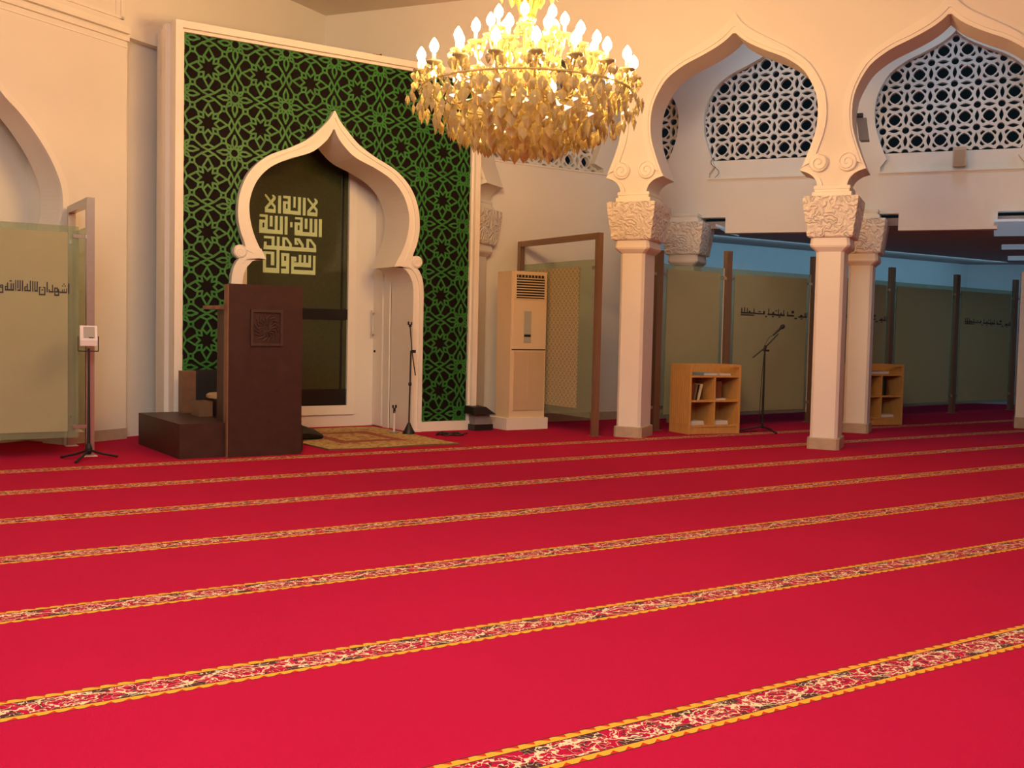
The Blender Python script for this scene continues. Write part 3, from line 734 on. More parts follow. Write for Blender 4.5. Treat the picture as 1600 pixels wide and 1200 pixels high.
tag(MB().tube(pth, .008, 6).build('cable', BLACK, smooth=True), 'tangle of black cable on the carpet below the green panel', 'cable')

# ------------------------------------------------------------------ microphone stands
T = thing('microphone_stand', (6.01, 11.08, 0), 'slim black microphone stand at the right foot of the niche arch', 'microphone stand')
MB().lathe([(.075, .018), (.075, .03), (.05, .07), (.022, .13), (.012, .15)], (6.01, 11.08, 0), 18).build('base', BLACK, T, smooth=True)
MB().tube([(6.01, 11.08, .14), (6.015, 11.08, .55), (6.02, 11.08, .99)], .0095, 8).build('pole', BLACK, T, smooth=True)
MB().lathe([(.016, -.02), (.02, 0), (.016, .02)], (6.015, 11.08, .60), 10).add([], []).build('collar', BLACK, T)
g = MB().tube([(6.075, 11.06, .70), (6.03, 11.07, .98), (6.005, 11.08, 1.27)], .007, 8); g.box((6.02, 11.05, .965), (6.07, 11.08, 1.0)); g.build('boom', BLACK, T)
g = MB().box((5.992, 11.07, 1.265), (6.018, 11.09, 1.30)); g.box((5.975, 11.073, 1.29), (5.99, 11.087, 1.33)); g.box((6.015, 11.073, 1.29), (6.028, 11.087, 1.325)); g.build('clip', BLACK, T)
T = thing('desk_stand', (5.90, 11.24, .018), 'short chrome stand with a black clip on the rug beside the slim stand', 'microphone stand')
MB().lathe([(.06, .018), (.06, .026), (.01, .03)], (5.90, 11.24, 0), 16).build('base', GREYP, T)
MB().tube([(5.90, 11.24, .03), (5.90, 11.24, .27)], .011, 8).build('pole', WHITESP, T, 'pale metal tube')
g = MB().box((5.888, 11.23, .25), (5.912, 11.25, .31)); g.box((5.873, 11.23, .31), (5.888, 11.25, .345)); g.box((5.912, 11.23, .31), (5.927, 11.25, .345)); g.build('clip', BLACK, T)

T = thing('boom_microphone_stand', (10.5, 9.74, 0), 'black boom microphone stand on the carpet right of the oak bookcase', 'microphone stand')
bx, by = 10.5, 9.74
rt = Vector((.83, -.557, 0))
MB().tube([(bx, by, .05), (bx, by, .55), (bx, by, 1.06)], [.016, .014, .011], 8).build('pole', BLACK, T, smooth=True)
P3 = lambda t_, z: Vector((bx, by, 0)) + rt * t_ + Z * z
MB().tube([P3(-.155, .965), P3(0, 1.10), P3(.17, 1.285)], .009, 8).build('boom', BLACK, T)
g = MB().tube([P3(-.012, 1.05), P3(.012, 1.13)], .02, 8); g.box((bx - .01, by - .03, 1.05), (bx + .05, by + .01, 1.075)); g.build('clutch', BLACK, T)
dr = (P3(.235, 1.385) - P3(.12, 1.275)).normalized()
g = MB().tube([P3(.10, 1.262), P3(.195, 1.355)], [.011, .016], 10); g.lathe([(.016, 0), (.027, .012), (.030, .035), (.022, .06), (0, .07)], P3(.195, 1.352), 14, ax=dr); g.build('microphone', BLACK, T, smooth=True)
MB().tube([P3(.10, 1.262), P3(.05, 1.235), P3(.0, 1.14), P3(-.03, .7), P3(-.045, .2), P3(-.06, .012)], .004, 6).build('cord', BLACK, T)
for k in range(3):
    a_ = .35 + k * 2 * PI / 3; MB().tube([(bx, by, .075), (bx + .15 * math.cos(a_), by + .15 * math.sin(a_), .045), (bx + .30 * math.cos(a_), by + .30 * math.sin(a_), .014)], .011, 6).build('leg', BLACK, T)
pth = [P3(-.06, .012) + Vector((-.05 * q, .02 * math.sin(q), 0)) for q in range(9)]
tag(MB().tube(pth, .006, 6).build('floor_cable', BLACK), 'black cable running along the carpet from the boom stand to the bookcase', 'cable')

# small monitor on a tripod, left
T = thing('tripod_stand', (2.23, 10.16, 0), 'low black tripod stand under the small white monitor speaker', 'tripod stand')
MB().tube([(2.23, 10.16, .06), (2.23, 10.16, .5), (2.23, 10.16, 1.01)], [.016, .012, .010], 8).build('pole', BLACK, T)
MB().lathe([(.02, .05), (.032, .08), (.03, .11), (.016, .15)], (2.23, 10.16, 0), 10).build('hub', BLACK, T)
for a_ in (.25, 2.35, 4.1):
    MB().tube([(2.23, 10.16, .09), (2.23 + .14 * math.cos(a_), 10.16 + .14 * math.sin(a_), .045), (2.23 + .28 * math.cos(a_), 10.16 + .28 * math.sin(a_), .012)], .012, 6).build('leg', BLACK, T)
T = thing('monitor_speaker', (2.23, 10.16, 1.01), 'small white wedge monitor speaker on the tripod by the steel post', 'speaker')
FS = frame((2.225, 10.16), Vector((.985, -.17)), Vector((.17, .985)))
R1 = [FS(-.072, -.10, 1.035), FS(.072, -.10, 1.035), FS(.072, .09, 1.035), FS(-.072, .09, 1.035)]
R2 = [FS(-.072, -.105, 1.085), FS(.072, -.105, 1.085), FS(.072, .09, 1.085), FS(-.072, .09, 1.085)]; R3 = [FS(-.072, -.045, 1.215), FS(.072, -.045, 1.215), FS(.072, .07, 1.215), FS(-.072, .07, 1.215)]
MB().loft([R1, R2, R3]).build('cabinet', WHITESP, T)
def onface(u, v, off):
    A_, B_ = FS(-.072, -.105, 1.085), FS(-.072, -.045, 1.215); nrm = (FS(0, -.13, .06) - FS(0, 0, 0)).normalized(); return A_ + (FS(.144, 0, 0) - FS(0, 0, 0)) * u + (B_ - A_) * v + nrm * off
q8 = [onface(u_, v_, o_) for o_ in (-.002, .004) for u_, v_ in ((.2, .16), (.85, .16), (.85, .9), (.2, .9))]
MB().add(q8, [(0, 1, 2, 3), (4, 5, 6, 7), (0, 1, 5, 4), (1, 2, 6, 5), (2, 3, 7, 6), (3, 0, 4, 7)]).build('grille', GRILLE, T, 'grey grille')
q8 = [onface(u_, v_, o_) for o_ in (.003, .006) for u_, v_ in ((.5, .14), (.78, .14), (.78, .20), (.5, .20))]
MB().add(q8, [(0, 1, 2, 3), (4, 5, 6, 7), (0, 1, 5, 4), (1, 2, 6, 5), (2, 3, 7, 6), (3, 0, 4, 7)]).build('badge', BLACK, T)
g = MB()
for sx in (-.085, .085): g.box((sx - .004, -.012, .985), (sx + .004, .012, 1.12), FS)
g.box((-.085, -.012, .98), (.085, .012, .99), FS); g.build('bracket', BLACK, T)

# ------------------------------------------------------------------ glass screens beside the niche
def gate(name, p0, p1, h, label, film):
    p0, p1 = Vector(p0), Vector(p1); ex = (p1 - p0).normalized(); F = frame(p0, ex, Vector((-ex.y, ex.x))); Ln = (p1 - p0).length
    T = thing(name, F(Ln / 2, 0, 0), label, 'glass screen')
    for s_ in (0, Ln):
        o = MB().box((s_ - .035, -.035, 0), (s_ + .035, .035, h), F).build('post', STEEL if film is None else BRONZE, T)
        MB().box((s_ - .06, -.06, 0), (s_ + .06, .06, .008), F).build('foot_plate', WHITESP if film is None else BRONZE, o)
    MB().box((.035, -.035, h - .07), (Ln - .035, .035, h), F).build('top_rail', STEEL if film is None else BRONZE, T)
    MB().box((.10, -.006, .21), (Ln - .10, .006, 2.13), F).build('glass_pane', CLEARG, T, 'clear greenish glass')
    if film:
        g = MB().box((.40, -.0085, .31), (Ln - .16, .0085, 2.05), F); g.build('film', FILM, T, 'lace patterned frosted film')
    for s_ in (.07, Ln - .07):
        for z in (2.03, .30): MB().box((s_ - .045, -.018, z - .018), (s_ + .045, .018, z + .018), F).build('clamp', STEEL, T)
    return T


gate('glass_screen', (8.03, 10.13), (8.13, 11.93), 2.44, 'glass screen in a brown steel frame with lace film, behind the air conditioner', True)
gate('glass_screen', (2.30, 10.44), (2.33, 11.38), 2.39, 'glass screen in a steel frame seen edge-on at the left wall', None)
# big text pane at the left
WR = [(1410, 160, 1438, 380), (1240, 340, 1388, 378), (1372, 270, 1390, 375), (1322, 285, 1340, 375), (1280, 295, 1298, 375), (1314, 165, 1338, 190), (1285, 205, 1309, 230), (1338, 205, 1362, 230), (1120, 258, 1200, 285), (1120, 258, 1146, 365), (1174, 258, 1200, 365), (1120, 338, 1245, 368), (1200, 290, 1226, 440), (1122, 405, 1226, 440), (1122, 360, 1146, 440),
      (1005, 335, 1112, 370), (1074, 200, 1096, 368), (1005, 300, 1028, 350), (960, 145, 985, 366), (800, 258, 824, 436), (912, 258, 936, 436), (800, 404, 936, 436), (800, 256, 850, 276), (886, 256, 936, 276), (855, 306, 884, 336), (708, 140, 730, 300), (755, 140, 777, 360), (708, 328, 777, 360), (708, 290, 730, 352), (664, 135, 686, 360),
      (505, 330, 637, 360), (615, 130, 637, 358), (505, 255, 575, 278), (505, 255, 528, 352), (552, 200, 575, 352), (455, 130, 478, 360), (362, 130, 384, 310), (408, 130, 430, 358), (362, 328, 430, 360), (318, 130, 336, 356), (110, 326, 292, 360), (270, 200, 292, 356), (224, 200, 246, 356), (110, 262, 176, 286), (110, 262, 132, 352), (152, 190, 176, 352), (204, 140, 250, 166),
      (15, 236, 78, 258), (15, 236, 36, 304), (15, 284, 78, 306), (54, 236, 78, 416), (10, 386, 78, 416)]
WS = [(160, 215, 420, 245), (165, 135, 185, 240), (215, 120, 232, 240), (265, 130, 280, 235), (300, 185, 330, 240), (385, 140, 400, 215), (160, 260, 400, 285), (410, 222, 590, 250), (470, 185, 520, 205), (560, 180, 590, 250), (600, 275, 632, 302), (640, 228, 800, 258), (655, 120, 668, 240), (730, 190, 762, 255), (785, 150, 808, 176), (835, 130, 848, 250), (725, 275, 757, 300), (850, 278, 878, 304), (800, 232, 960, 268), (880, 200, 902, 262), (935, 145, 948, 250), (1000, 235, 1140, 270), (1010, 170, 1024, 250), (1090, 150, 1138, 205), (1150, 292, 1196, 320), (1225, 258, 1390, 286), (1260, 228, 1302, 280), (1270, 300, 1302, 324), (1345, 180, 1362, 262), (1385, 170, 1396, 270)]


def lettering(T, F, RS, x0, x1, zt, zb, sx0, sx1, sy0, sy1, d):
    g = MB()
    for k, (xa, ya, xb, yb) in enumerate(RS):
        X_ = lambda x: x0 + (x - sx0) / (sx1 - sx0) * (x1 - x0)
        Z_ = lambda y: zt - (y - sy0) / (sy1 - sy0) * (zt - zb)
        g.box((X_(xa), d - .0012 - .00006 * k, Z_(yb)), (X_(xb), d, Z_(ya)), F)
    g.build('lettering', LETTERD, T, 'dark angular Arabic lettering')


F1 = frame((0, 10.44), (1, 0), (0, 1))
T = thing('text_screen', (1.3, 10.44, .18), 'large frosted glass pane with dark Arabic lettering at the left edge', 'glass screen')
MB().box((.35, -.006, .18), (2.20, .006, 2.12), F1).build('glass_pane', CLEARG, T, 'clear greenish margin of the glass')
MB().box((.45, -.0085, .24), (2.105, .0085, 2.06), F1).build('film', FROST, T, 'frosted film on the glass')
lettering(T, F1, WR, 1.535, 2.118, 1.605, 1.478, 0, 1438, 135, 440, -.009)
for z in (2.03, .28): MB().box((2.15, -.016, z - .016), (2.27, .016, z + .016), F1).build('clamp', STEEL, T)

# ------------------------------------------------------------------ long screen across the rear aisle
posts = [(9.27, 10.45, 2.32), (10.57, 10.52, 2.39), (12.42, 10.62, 2.42), (14.53, 10.85, 2.38), (16.48, 11.0, 2.36), (18.40, 11.1, 2.36)]
plab = ['brown steel screen post just right of the left arcade column', 'brown steel screen post behind the oak bookcase', 'brown steel screen post at the left edge of the nearest column', 'steel screen post behind the farther oak bookcase', 'steel screen post in the middle of the dark glass run', 'steel screen post at the right end of the dark glass run']
for (x, y, h_), lb in zip(posts, plab):
    T = thing('screen_post', (x, y, 0), lb, 'post', 'steel posts of the aisle screen')
    MB().box((x - .05, y - .035, 0), (x + .05, y + .035, h_)).build('post', BRONZE, T)
    MB().box((x - .08, y - .06, 0), (x + .08, y + .06, .008)).build('foot_plate', BRONZE, T)
    for z in (2.02, .30): MB().box((x - .12, y - .015, z - .018), (x + .12, y + .015, z + .018)).build('clamp', STEEL, T)
glab = ['frosted glass pane between the left column and the post behind the oak bookcase', 'frosted glass pane with dark lettering behind the boom microphone', 'dim glass pane mostly hidden behind the nearest column', 'plain dark teal glass pane right of the farther bookcase', 'dark teal glass pane with faint lettering at the far right']
for k in range(5):
    (x0, y0, _), (x1, y1, _) = posts[k], posts[k + 1]; e_ = Vector((x1 - x0, y1 - y0)); Ln = e_.length; F = frame((x0, y0), e_, (-e_.y, e_.x))
    T = thing('frosted_screen', F(Ln / 2, 0, .15), glab[k], 'glass panel', 'frosted panes of the aisle screen')
    MB().box((.075, -.005, .15), (Ln - .075, .005, 2.155), F).build('pane', CLEARG, T, 'clear glass margin')
    MB().box((.15, -.008, .20), (Ln - .15, .008, 2.09), F).build('film', FROST, T, 'frosted film')
    if k in (1, 2, 4):
        off = .28 if k != 2 else .45
        lettering(T, F, WS, off, Ln - .14, 1.640, 1.50, 160, 1390, 120, 324, -.009)
    for s_ in ((.075, Ln - .075) if k < 2 else ()): MB().box((s_ - .006, -.007, .15), (s_ + .006, .007, 2.155), F).build('pane_edge', PAPERW, T, 'bright polished glass edge')

# ------------------------------------------------------------------ air conditioner
T = thing('plinth', (7.77, 11.36, 0), 'low white plinth under the tall air conditioner', 'plinth'); MB().box((7.44, 11.16, 0), (8.075, 11.55, .145)).build('block', TRIM, T)
FC = frame((7.50, 11.19), (1, 0), (0, 1)); w_ = .545
T = thing('air_conditioner', FC(w_ / 2, .16, .145), 'tall cream floor standing air conditioner beside the green panel', 'air conditioner')
g = MB(); g.box((0, .012, .145), (w_, .33, 2.0), FC); g.build('cabinet', ACW, T)
MB().box((.02, .010, 1.005), (w_ - .005, .0125, 1.02), FC).build('seam', ACD, T)
g = MB().box((.035, 0, 1.02), (w_ - .01, .013, 1.64), FC); g.build('front_panel', ACW, T); MB().prism([[(.03, 1.65), (w_ - .01, 1.65), (w_ - .01, 1.995), (.03, 1.995)], [(.07, 1.66), (w_ - .04, 1.66), (w_ - .04, 1.955), (.07, 1.955)]], FC, 0, .013).build('outlet_frame', ACW, T)
MB().box((.07, .006, 1.66), (w_ - .04, .02, 1.955), FC).build('outlet', ACD, T, 'dark air outlet')
for k in range(8): MB().box((.068, -.004, 1.675 + .033 * k), (w_ - .038, .012, 1.688 + .033 * k), FC).build('louver', ACW, T)
for k in range(9): MB().box((.09 + .05 * k, -.001, 1.925), (.098 + .05 * k, .01, 1.955), FC).build('vane', ACG, T)
MB().box((.19, -.006, 1.10), (.30, .004, 1.50), FC).build('display_panel', LCD, T, 'grey control window'); MB().box((.195, -.009, 1.175), (.295, -.004, 1.205), FC).build('button_row', BLACK, T)
g = MB().box((.05, .002, .24), (w_ - .025, .0125, 1.0), FC)
for k in range(38): g.box((.055, -.003, .25 + .0195 * k), (w_ - .03, .004, .258 + .0195 * k), FC)
g.box((.262, -.004, .24), (.274, .004, 1.0), FC); g.build('intake_grille', ACG, T)

# dark box beside the panel
T = thing('floor_lamp_box', (7.20, 11.36, 0), 'small black floodlight with tilted lid on the floor beside the green panel frame', 'floodlight')
MB().box((7.02, 11.24, 0), (7.29, 11.46, .075)).build('base', BLACK, T); MB().box((7.04, 11.27, .075), (7.26, 11.43, .19)).build('housing', GREYP, T, 'grey housing')
g = MB(); q = [(6.98, 11.22, .215), (7.31, 11.22, .205), (7.31, 11.44, .225), (6.98, 11.44, .30), (7.19, 11.30, .30), (7.0, 11.30, .31)]
g.add([(6.98, 11.20, .20), (7.31, 11.20, .20), (7.31, 11.44, .21), (6.98, 11.44, .21), (6.98, 11.22, .295), (7.17, 11.22, .295), (7.17, 11.42, .305), (6.98, 11.42, .305)], [(0, 1, 2, 3), (4, 5, 6, 7), (0, 1, 5, 4), (1, 2, 6, 5), (2, 3, 7, 6), (3, 0, 4, 7)]).build('lid', BLACK, T)
MB().box((7.05, 11.3, .19), (7.2, 11.4, .202)).build('yoke', BLACK, T)

# ------------------------------------------------------------------ oak bookcases and their books
def bookcase(o, ang, label):
    F = frame(o, (math.cos(ang), math.sin(ang)), (-math.sin(ang), math.cos(ang))); Wd, Dp, Ht = .78, .44, .876
    T = thing('bookcase', F(Wd / 2, Dp / 2, 0), label, 'bookcase', 'low oak bookcases')
    for x0, x1 in ((0, .03), (Wd - .03, Wd)):
        g = MB().box((x0, 0, .0), (x1, Dp, Ht), F)
        for k in range(8):
            xs = (x0 - .004, x0 + .002) if x0 == 0 else (x1 - .002, x1 + .004)
            g.box((xs[0], .05 + .045 * k, .12), (xs[1], .075 + .045 * k, .80), F)
        g.build('side_panel', OAK, T)
    MB().box((.03, Dp - .02, .08), (Wd - .03, Dp, Ht), F).build('back_panel', OAK, T)
    for z in (.10, .415, .725): MB().box((.03, .01, z - .012), (Wd - .03, Dp - .02, z + .012), F).build('shelf', OAK, T)
    MB().box((Wd / 2 - .012, .012, .112), (Wd / 2 + .012, Dp - .02, .713), F).build('divider', OAK, T)
    MB().box((.03, 0.0, .845), (Wd - .03, .03, Ht), F).build('top_rail', OAK, T)
    MB().box((.03, .02, 0), (Wd - .03, .05, .088), F).build('plinth', OAK, T)
    return F


def book(F, x0, x1, y0, y1, z0, z1, m, label, group, lean=0.0):
    T = thing('book', F((x0 + x1) / 2, (y0 + y1) / 2, z0), label, 'book', group)
    def sh(x, d, z): return F(x + lean * (z - z0), d, z)
    g = MB()
    if z1 - z0 > x1 - x0:                                # upright: spine to the front
        c_ = .0035; g.box((x0, y0, z0), (x0 + c_, y1, z1), sh); g.box((x1 - c_, y0, z0), (x1, y1, z1), sh); g.box((x0, y0, z0), (x1, y0 + c_, z1), sh); g.build('cover', m, T)
        MB().box((x0 + c_, y0 + c_, z0 + .004), (x1 - c_, y1 - .006, z1 - .004), sh).build('pages', PAPERW, T)
    else:
        c_ = .003; g.box((x0, y0, z0), (x1, y1, z0 + c_), sh); g.box((x0, y0, z1 - c_), (x1, y1, z1), sh); g.box((x0, y0, z0), (x0 + c_, y1, z1), sh); g.build('cover', m, T)
        MB().box((x0 + c_, y0 + .004, z0 + c_), (x1 - .004, y1 - .004, z1 - c_), sh).build('pages', PAPERW, T)


F = bookcase((9.31, 9.86), -.155, 'oak bookcase with slatted sides between the left column and the boom stand')
G = 'books in the near oak bookcase'
book(F, .045, .085, .05, .25, .427, .635, BROWNB, 'tall brown book leaning at the left end of the upper left compartment', G, .12)
book(F, .088, .115, .04, .24, .427, .625, WOODM, 'mid brown book leaning second from the left in the upper left compartment', G, .20)
book(F, .118, .137, .04, .24, .427, .625, BLACK, 'thin black book leaning next to the cream book', G, .22)
book(F, .140, .172, .03, .23, .427, .628, CREAMB, 'cream book leaning rightmost in the upper left compartment', G, .24)
book(F, .405, .60, .06, .20, .427, .445, PAPERW, 'thin white book lying flat under the thick brown book', G)
book(F, .408, .545, .08, .28, .446, .66, BROWNB, 'thick reddish brown book standing in the upper right compartment', G)
for x0, nm in ((.04, 'lower left'), (.41, 'lower right')):
    for k in range(3): book(F, x0 + .006 * k, x0 + .225, .04 + .008 * k, .26, .113 + .016 * k, .128 + .016 * k, PAPERW, f'white booklet in the {nm} compartment, ' + ('bottom', 'middle', 'topmost')[k] + ' of its stack', G)
book(F, .24, .46, .05, .30, .738, .770, PAPERB, 'pale blue magazine pile end lying in the top slot', G)
book(F, .48, .66, .05, .27, .738, .762, PAPERW, 'white booklet lying in the top slot beside the blue one', G)
F = bookcase((12.69, 9.93), -.20, 'farther oak bookcase half hidden behind the rear column')
G = 'books in the farther oak bookcase'
GREENB = mat('dark_green_cover', (.02, .06, .03), .5, var=.2)
book(F, .43, .46, .04, .24, .427, .67, GREENB, 'dark green book standing left in the farther bookcase', G)
book(F, .465, .50, .04, .24, .427, .68, BLACK, 'black book standing beside the dark green one', G)
book(F, .505, .535, .04, .24, .427, .66, BROWNB, 'brown book standing right of the black one in the farther bookcase', G)
book(F, .41, .66, .04, .26, .113, .15, PAPERW, 'white book lying low in the farther bookcase', G)
book(F, .20, .55, .05, .30, .738, .775, PAPERB, 'pale blue magazine in the top slot of the farther bookcase', G)

# ------------------------------------------------------------------ wall speakers, wires
T = thing('wall_speaker', FB(3.515, 0, 3.46), 'small beige speaker fixed below the right lattice arch', 'speaker')
g = MB(); g.loft([[FB(3.515 + x, y, z) for x, y in ((-.08, -.14), (.08, -.14), (.065, .0), (-.065, .0))] for z in (3.46, 3.70)]); g.build('cabinet', BEIGEP, T)
MB().box((3.45, -.147, 3.47), (3.58, -.138, 3.66), FB).build('grille', mat('beige_grille', (.40, .31, .22), .8, bump=.3, bscale=150), T); MB().box((3.49, -.02, 3.56), (3.54, .11, 3.60), FB).build('bracket', GREYP, T)
T = thing('wall_speaker', FA(2.47, .56, 3.5), 'dark grey speaker hung on the arch side just right of the nearest column', 'speaker')
g = MB(); g.loft([[FA(2.50 + x + (3.78 - z) * .16, y, z) for x, y in ((-.055, .53), (.055, .53), (.045, .68), (-.045, .68))] for z in (3.50, 3.75)]); g.build('cabinet', GREYP, T)
MB().box((2.44, .50, 3.76), (2.52, .58, 3.80), FA).build('bracket', BLACK, T)
pth = [FB(.36 + .06 * math.sin(q * .7), -.012, 3.44 + .29 * q / 9) for q in range(10)]
tag(MB().tube(pth, .004, 5).build('wire', BLACK), 'thin dark wire hanging below the middle lattice arch', 'wire')
tag(MB().tube([(5.64, 11.42, 4.415), (5.72, 11.42, 4.416), (5.745, 11.40, 4.425)], .011, 6).build('cable_stub', BROWNB), 'short dark cable stub lying on top of the white frame', 'cable')

# ------------------------------------------------------------------ chandelier
CC = Vector((4.965, 7.265, 0))
T = thing('chandelier', CC + Z * 2.65, 'large crystal chandelier with tiers of lit candle bulbs', 'chandelier')
g = MB(); g.lathe([(.012, 5.38), (.012, 4.3), (.03, 4.25), (.02, 4.1), (.045, 4.02), (.03, 3.85), (.06, 3.80), (.072, 3.765), (.06, 3.73), (.03, 3.70), (.03, 3.45), (.05, 3.38), (.03, 3.3), (.09, 3.15), (.11, 3.05), (.06, 2.95), (.03, 2.8)], CC, 20); g.build('stem', GOLD, T, smooth=True)
g = MB(); g.lathe([(.10, 5.39), (.10, 5.33), (.03, 5.28)], CC, 20); g.build('ceiling_rose', GOLD, T)
MB().lathe([(.02, 3.86), (.022, 4.0), (.03, 4.08)], CC, 12).build('ruby_core', AMBER, T, 'red glass core above the crown')
for k in range(10):                                     # plumes of the crown
    a_ = 2 * PI * k / 10; e_ = Vector((math.cos(a_), math.sin(a_), 0)); MB().tube([CC + e_ * .05 + Z * 3.80, CC + e_ * .075 + Z * 3.90, CC + e_ * .12 + Z * 3.99, CC + e_ * .20 + Z * 4.04, CC + e_ * .24 + Z * 4.0], [.014, .022, .024, .018, .008], 7).build('plume', GOLD, T, smooth=True)
bulb_prof = [(.014, 0), (.030, .018), (.037, .042), (.031, .068), (.016, .092), (.003, .108)]
pan_prof = [(.008, -.03), (.02, -.022), (.062, -.004), (.066, .008), (.058, .008), (.012, -.004)]
leaf_v = [(0, 0, 0), (-.027, .004, -.026), (.027, .004, -.026), (0, -.013, -.034), (0, .014, -.032), (-.024, .002, -.050), (.024, .002, -.050), (0, 0, -.082)]
leaf_f = [(0, 1, 3), (0, 3, 2), (0, 4, 1), (0, 2, 4), (1, 5, 3), (3, 6, 2), (3, 5, 7), (3, 7, 6), (4, 5, 1), (4, 2, 6), (4, 7, 5), (4, 6, 7)]


def mesh_of(name, vs, fs, m, smooth=False):
    g_ = MB().add(vs, fs); me = bpy.data.meshes.new(name); me.from_pydata([tuple(v) for v in g_.v], [], g_.f); me.materials.append(m)
    bm = bmesh.new(); bm.from_mesh(me); bmesh.ops.recalc_face_normals(bm, faces=bm.faces); bm.to_mesh(me); bm.free()
    if smooth:
        for p_ in me.polygons: p_.use_smooth = True
    return me


gb = MB().lathe(bulb_prof, (0, 0, 0), 8); bulb_me = mesh_of('bulb', gb.v, gb.f, BULBM, True)
gp = MB().lathe(pan_prof, (0, 0, 0), 12); pan_me = mesh_of('drip_pan', gp.v, gp.f, CRYSTAL, True)
gc = MB().lathe([(.013, 0), (.013, .075), (.010, .078)], (0, 0, 0), 8); candle_me = mesh_of('candle_sleeve', gc.v, gc.f, CANDLE, True)
drop_me = mesh_of('crystal_drop', leaf_v, leaf_f, CRYSTAL)


def child(name, me, parent, loc, rot=(0, 0, 0), sc_=1.0):
    o = bpy.data.objects.new(name, me); sc.collection.objects.link(o); o.parent = parent; o.location = Vector(loc) - absloc(parent); o.rotation_euler = rot
    o.scale = (sc_,) * 3; return o


drops = []
for (num, R, zc, ph) in ((18, .86, 3.29, .0), (12, .57, 3.47, .2), (8, .30, 3.64, .1)):
    for k in range(num):
        a_ = ph + 2 * PI * k / num; e_ = Vector((math.cos(a_), math.sin(a_), 0))
        z0 = zc - .22; pa = [CC + e_ * .05 + Z * z0, CC + e_ * R * .35 + Z * (z0 - .10), CC + e_ * R * .7 + Z * (z0 - .10), CC + e_ * R * .95 + Z * (zc - .10), CC + e_ * R + Z * (zc - .03)]
        P = cr_spline([tuple(v) for v in pa], 4)
        arm = MB().tube(P, .010, 6).build('arm', CRYSTAL if num != 8 else GOLD, T, smooth=True)
        top_ = CC + e_ * R + Z * zc
        child('drip_pan', pan_me, arm, top_); child('candle_sleeve', candle_me, arm, top_); child('bulb', bulb_me, arm, top_ + Z * .077)
        for q in range(7):
            aa = 2 * PI * q / 7 + a_; drops.append((top_ + Vector((.06 * math.cos(aa), .06 * math.sin(aa), -.012)), aa, random.uniform(.75, 1.15)))
        for q in range(5):                              # drops along the arm
            v = Vector(P[3 + 2 * q]); drops.append((v - Z * .012, a_ + PI / 2 + random.uniform(-.4, .4), random.uniform(.8, 1.25)))
# cascading skirts
for (R, z, num, s_) in ((.93, 3.12, 52, 1.2), (.86, 3.03, 48, 1.45), (.82, 3.15, 44, 1.3), (.74, 2.98, 44, 1.6), (.72, 3.10, 40, 1.3), (.64, 2.93, 38, 1.7), (.60, 3.04, 34, 1.4), (.53, 2.88, 32, 1.75), (.46, 2.98, 28, 1.4), (.42, 2.84, 26, 1.75), (.34, 2.94, 22, 1.4), (.31, 2.81, 20, 1.7), (.2, 2.88, 14, 1.4), (.17, 2.78, 12, 1.6), (.44, 3.26, 30, 1.3), (.26, 3.46, 18, 1.2), (.62, 3.20, 36, 1.3), (.78, 3.24, 36, 1.2)):
    for k in range(num):
        a_ = 2 * PI * (k + random.uniform(-.2, .2)) / num; drops.append((CC + Vector((R * math.cos(a_), R * math.sin(a_), 0)) * random.uniform(.96, 1.04) + Z * (z + random.uniform(-.02, .03)), a_ + PI / 2 + random.uniform(-.3, .3), s_ * random.uniform(.85, 1.2)))
view = Vector((-.56, -.83, 0))
drops.sort(key=lambda d_: -(d_[2] * 2 + (d_[0] - CC).dot(view)))
for v, a_, s_ in drops[:99]: child('crystal_drop', drop_me, T, v, (0, 0, a_), s_)
g = MB()
for v, a_, s_ in drops[99:]:
    ca, sa = math.cos(a_), math.sin(a_); g.add([v + Vector((x * ca - y * sa, x * sa + y * ca, z)) * s_ for x, y, z in leaf_v], leaf_f)
o = g.build('crystal_fringe', CRYSTAL, T); o['kind'] = 'stuff'
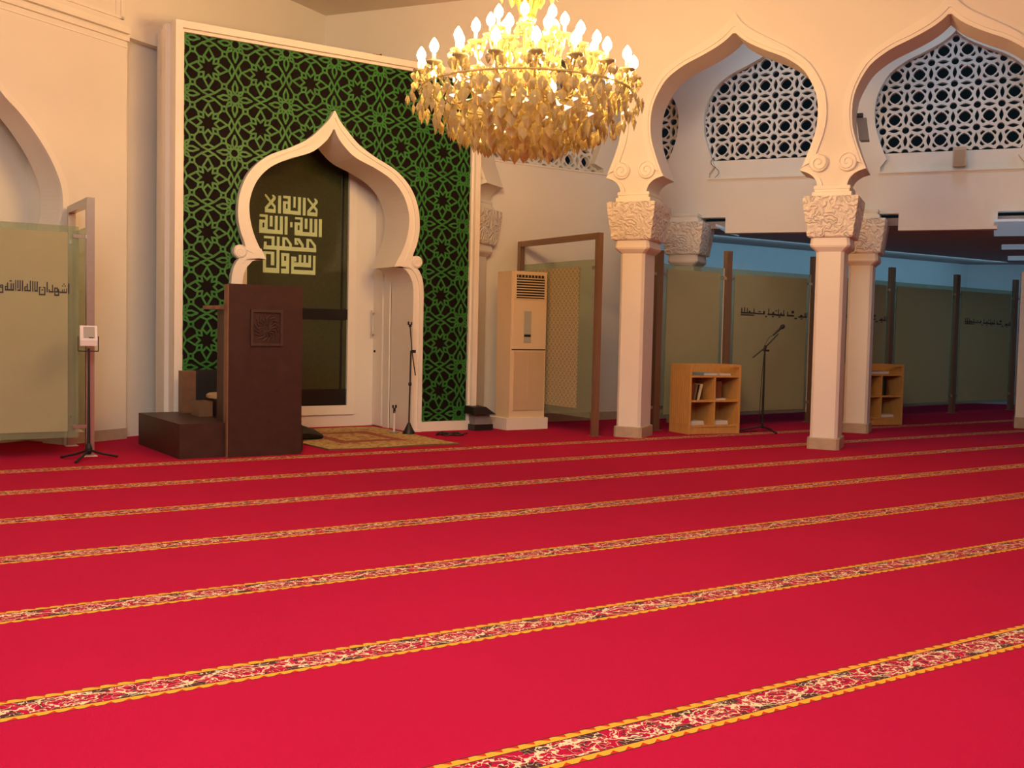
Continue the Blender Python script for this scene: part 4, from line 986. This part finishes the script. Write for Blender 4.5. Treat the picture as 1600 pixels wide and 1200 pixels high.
g = MB()                                                # bead strings
for k in range(18):
    a0, a1 = 2 * PI * k / 18, 2 * PI * (k + 1) / 18
    for q in range(9):
        tq = q / 8; a_ = a0 + (a1 - a0) * tq; zz_ = 3.24 - .10 * math.sin(PI * tq); R = .86; v = CC + Vector((R * math.cos(a_), R * math.sin(a_), zz_)); g.lathe([(0, -.011), (.010, 0), (0, .011)], v, 5)
    for q in range(14):
        tq = q / 13; R = .09 + .50 * tq; v = CC + Vector((R * math.cos(a0), R * math.sin(a0), 3.66 - .38 * tq - .14 * math.sin(PI * tq))); g.lathe([(0, -.011), (.010, 0), (0, .011)], v, 5)
o = g.build('bead_strings', CRYSTAL, T); o['kind'] = 'stuff'
g = MB()
for R, z in ((.86, 3.17), (.62, 3.02), (.40, 2.93), (.20, 2.86)):
    g.tube([CC + Vector((R * math.cos(2 * PI * k / 40), R * math.sin(2 * PI * k / 40), z)) for k in range(41)], .009, 6)
g.build('hoops', CRYSTAL, T)
for R, z, num, s_ in ((.24, 4.0, 12, 1.1), (.13, 3.98, 9, 1.2), (.20, 4.12, 12, 1.2)):
    for k in range(num): child('crown_drop', drop_me, T, CC + Vector((R * math.cos(2 * PI * k / num), R * math.sin(2 * PI * k / num), z)), (0, 0, 2 * PI * k / num + PI / 2), s_)
tear = [(.002, .06), (.008, .045), (.020, .02), (.023, .0), (.018, -.018), (.004, -.028)]
for R, a_, z in ((.70, 3.35, 2.83), (.52, 5.2, 2.79), (.72, 5.6, 2.83), (.62, 5.9, 2.82), (.60, 3.9, 2.80), (.64, 4.6, 2.80)):
    v = CC + Vector((R * math.cos(a_), R * math.sin(a_), z)); gg = MB().lathe(tear, v, 12); gg.tube([v + Z * .055, v + Z * .13], .003, 5); gg.build('teardrop', CRYSTAL, T, smooth=True)
MB().lathe([(.003, 2.80), (.025, 2.76), (.04, 2.72), (.048, 2.69), (.04, 2.66), (.015, 2.645), (.002, 2.64)], CC, 16).build('finial_ball', CRYSTAL, T, smooth=True)
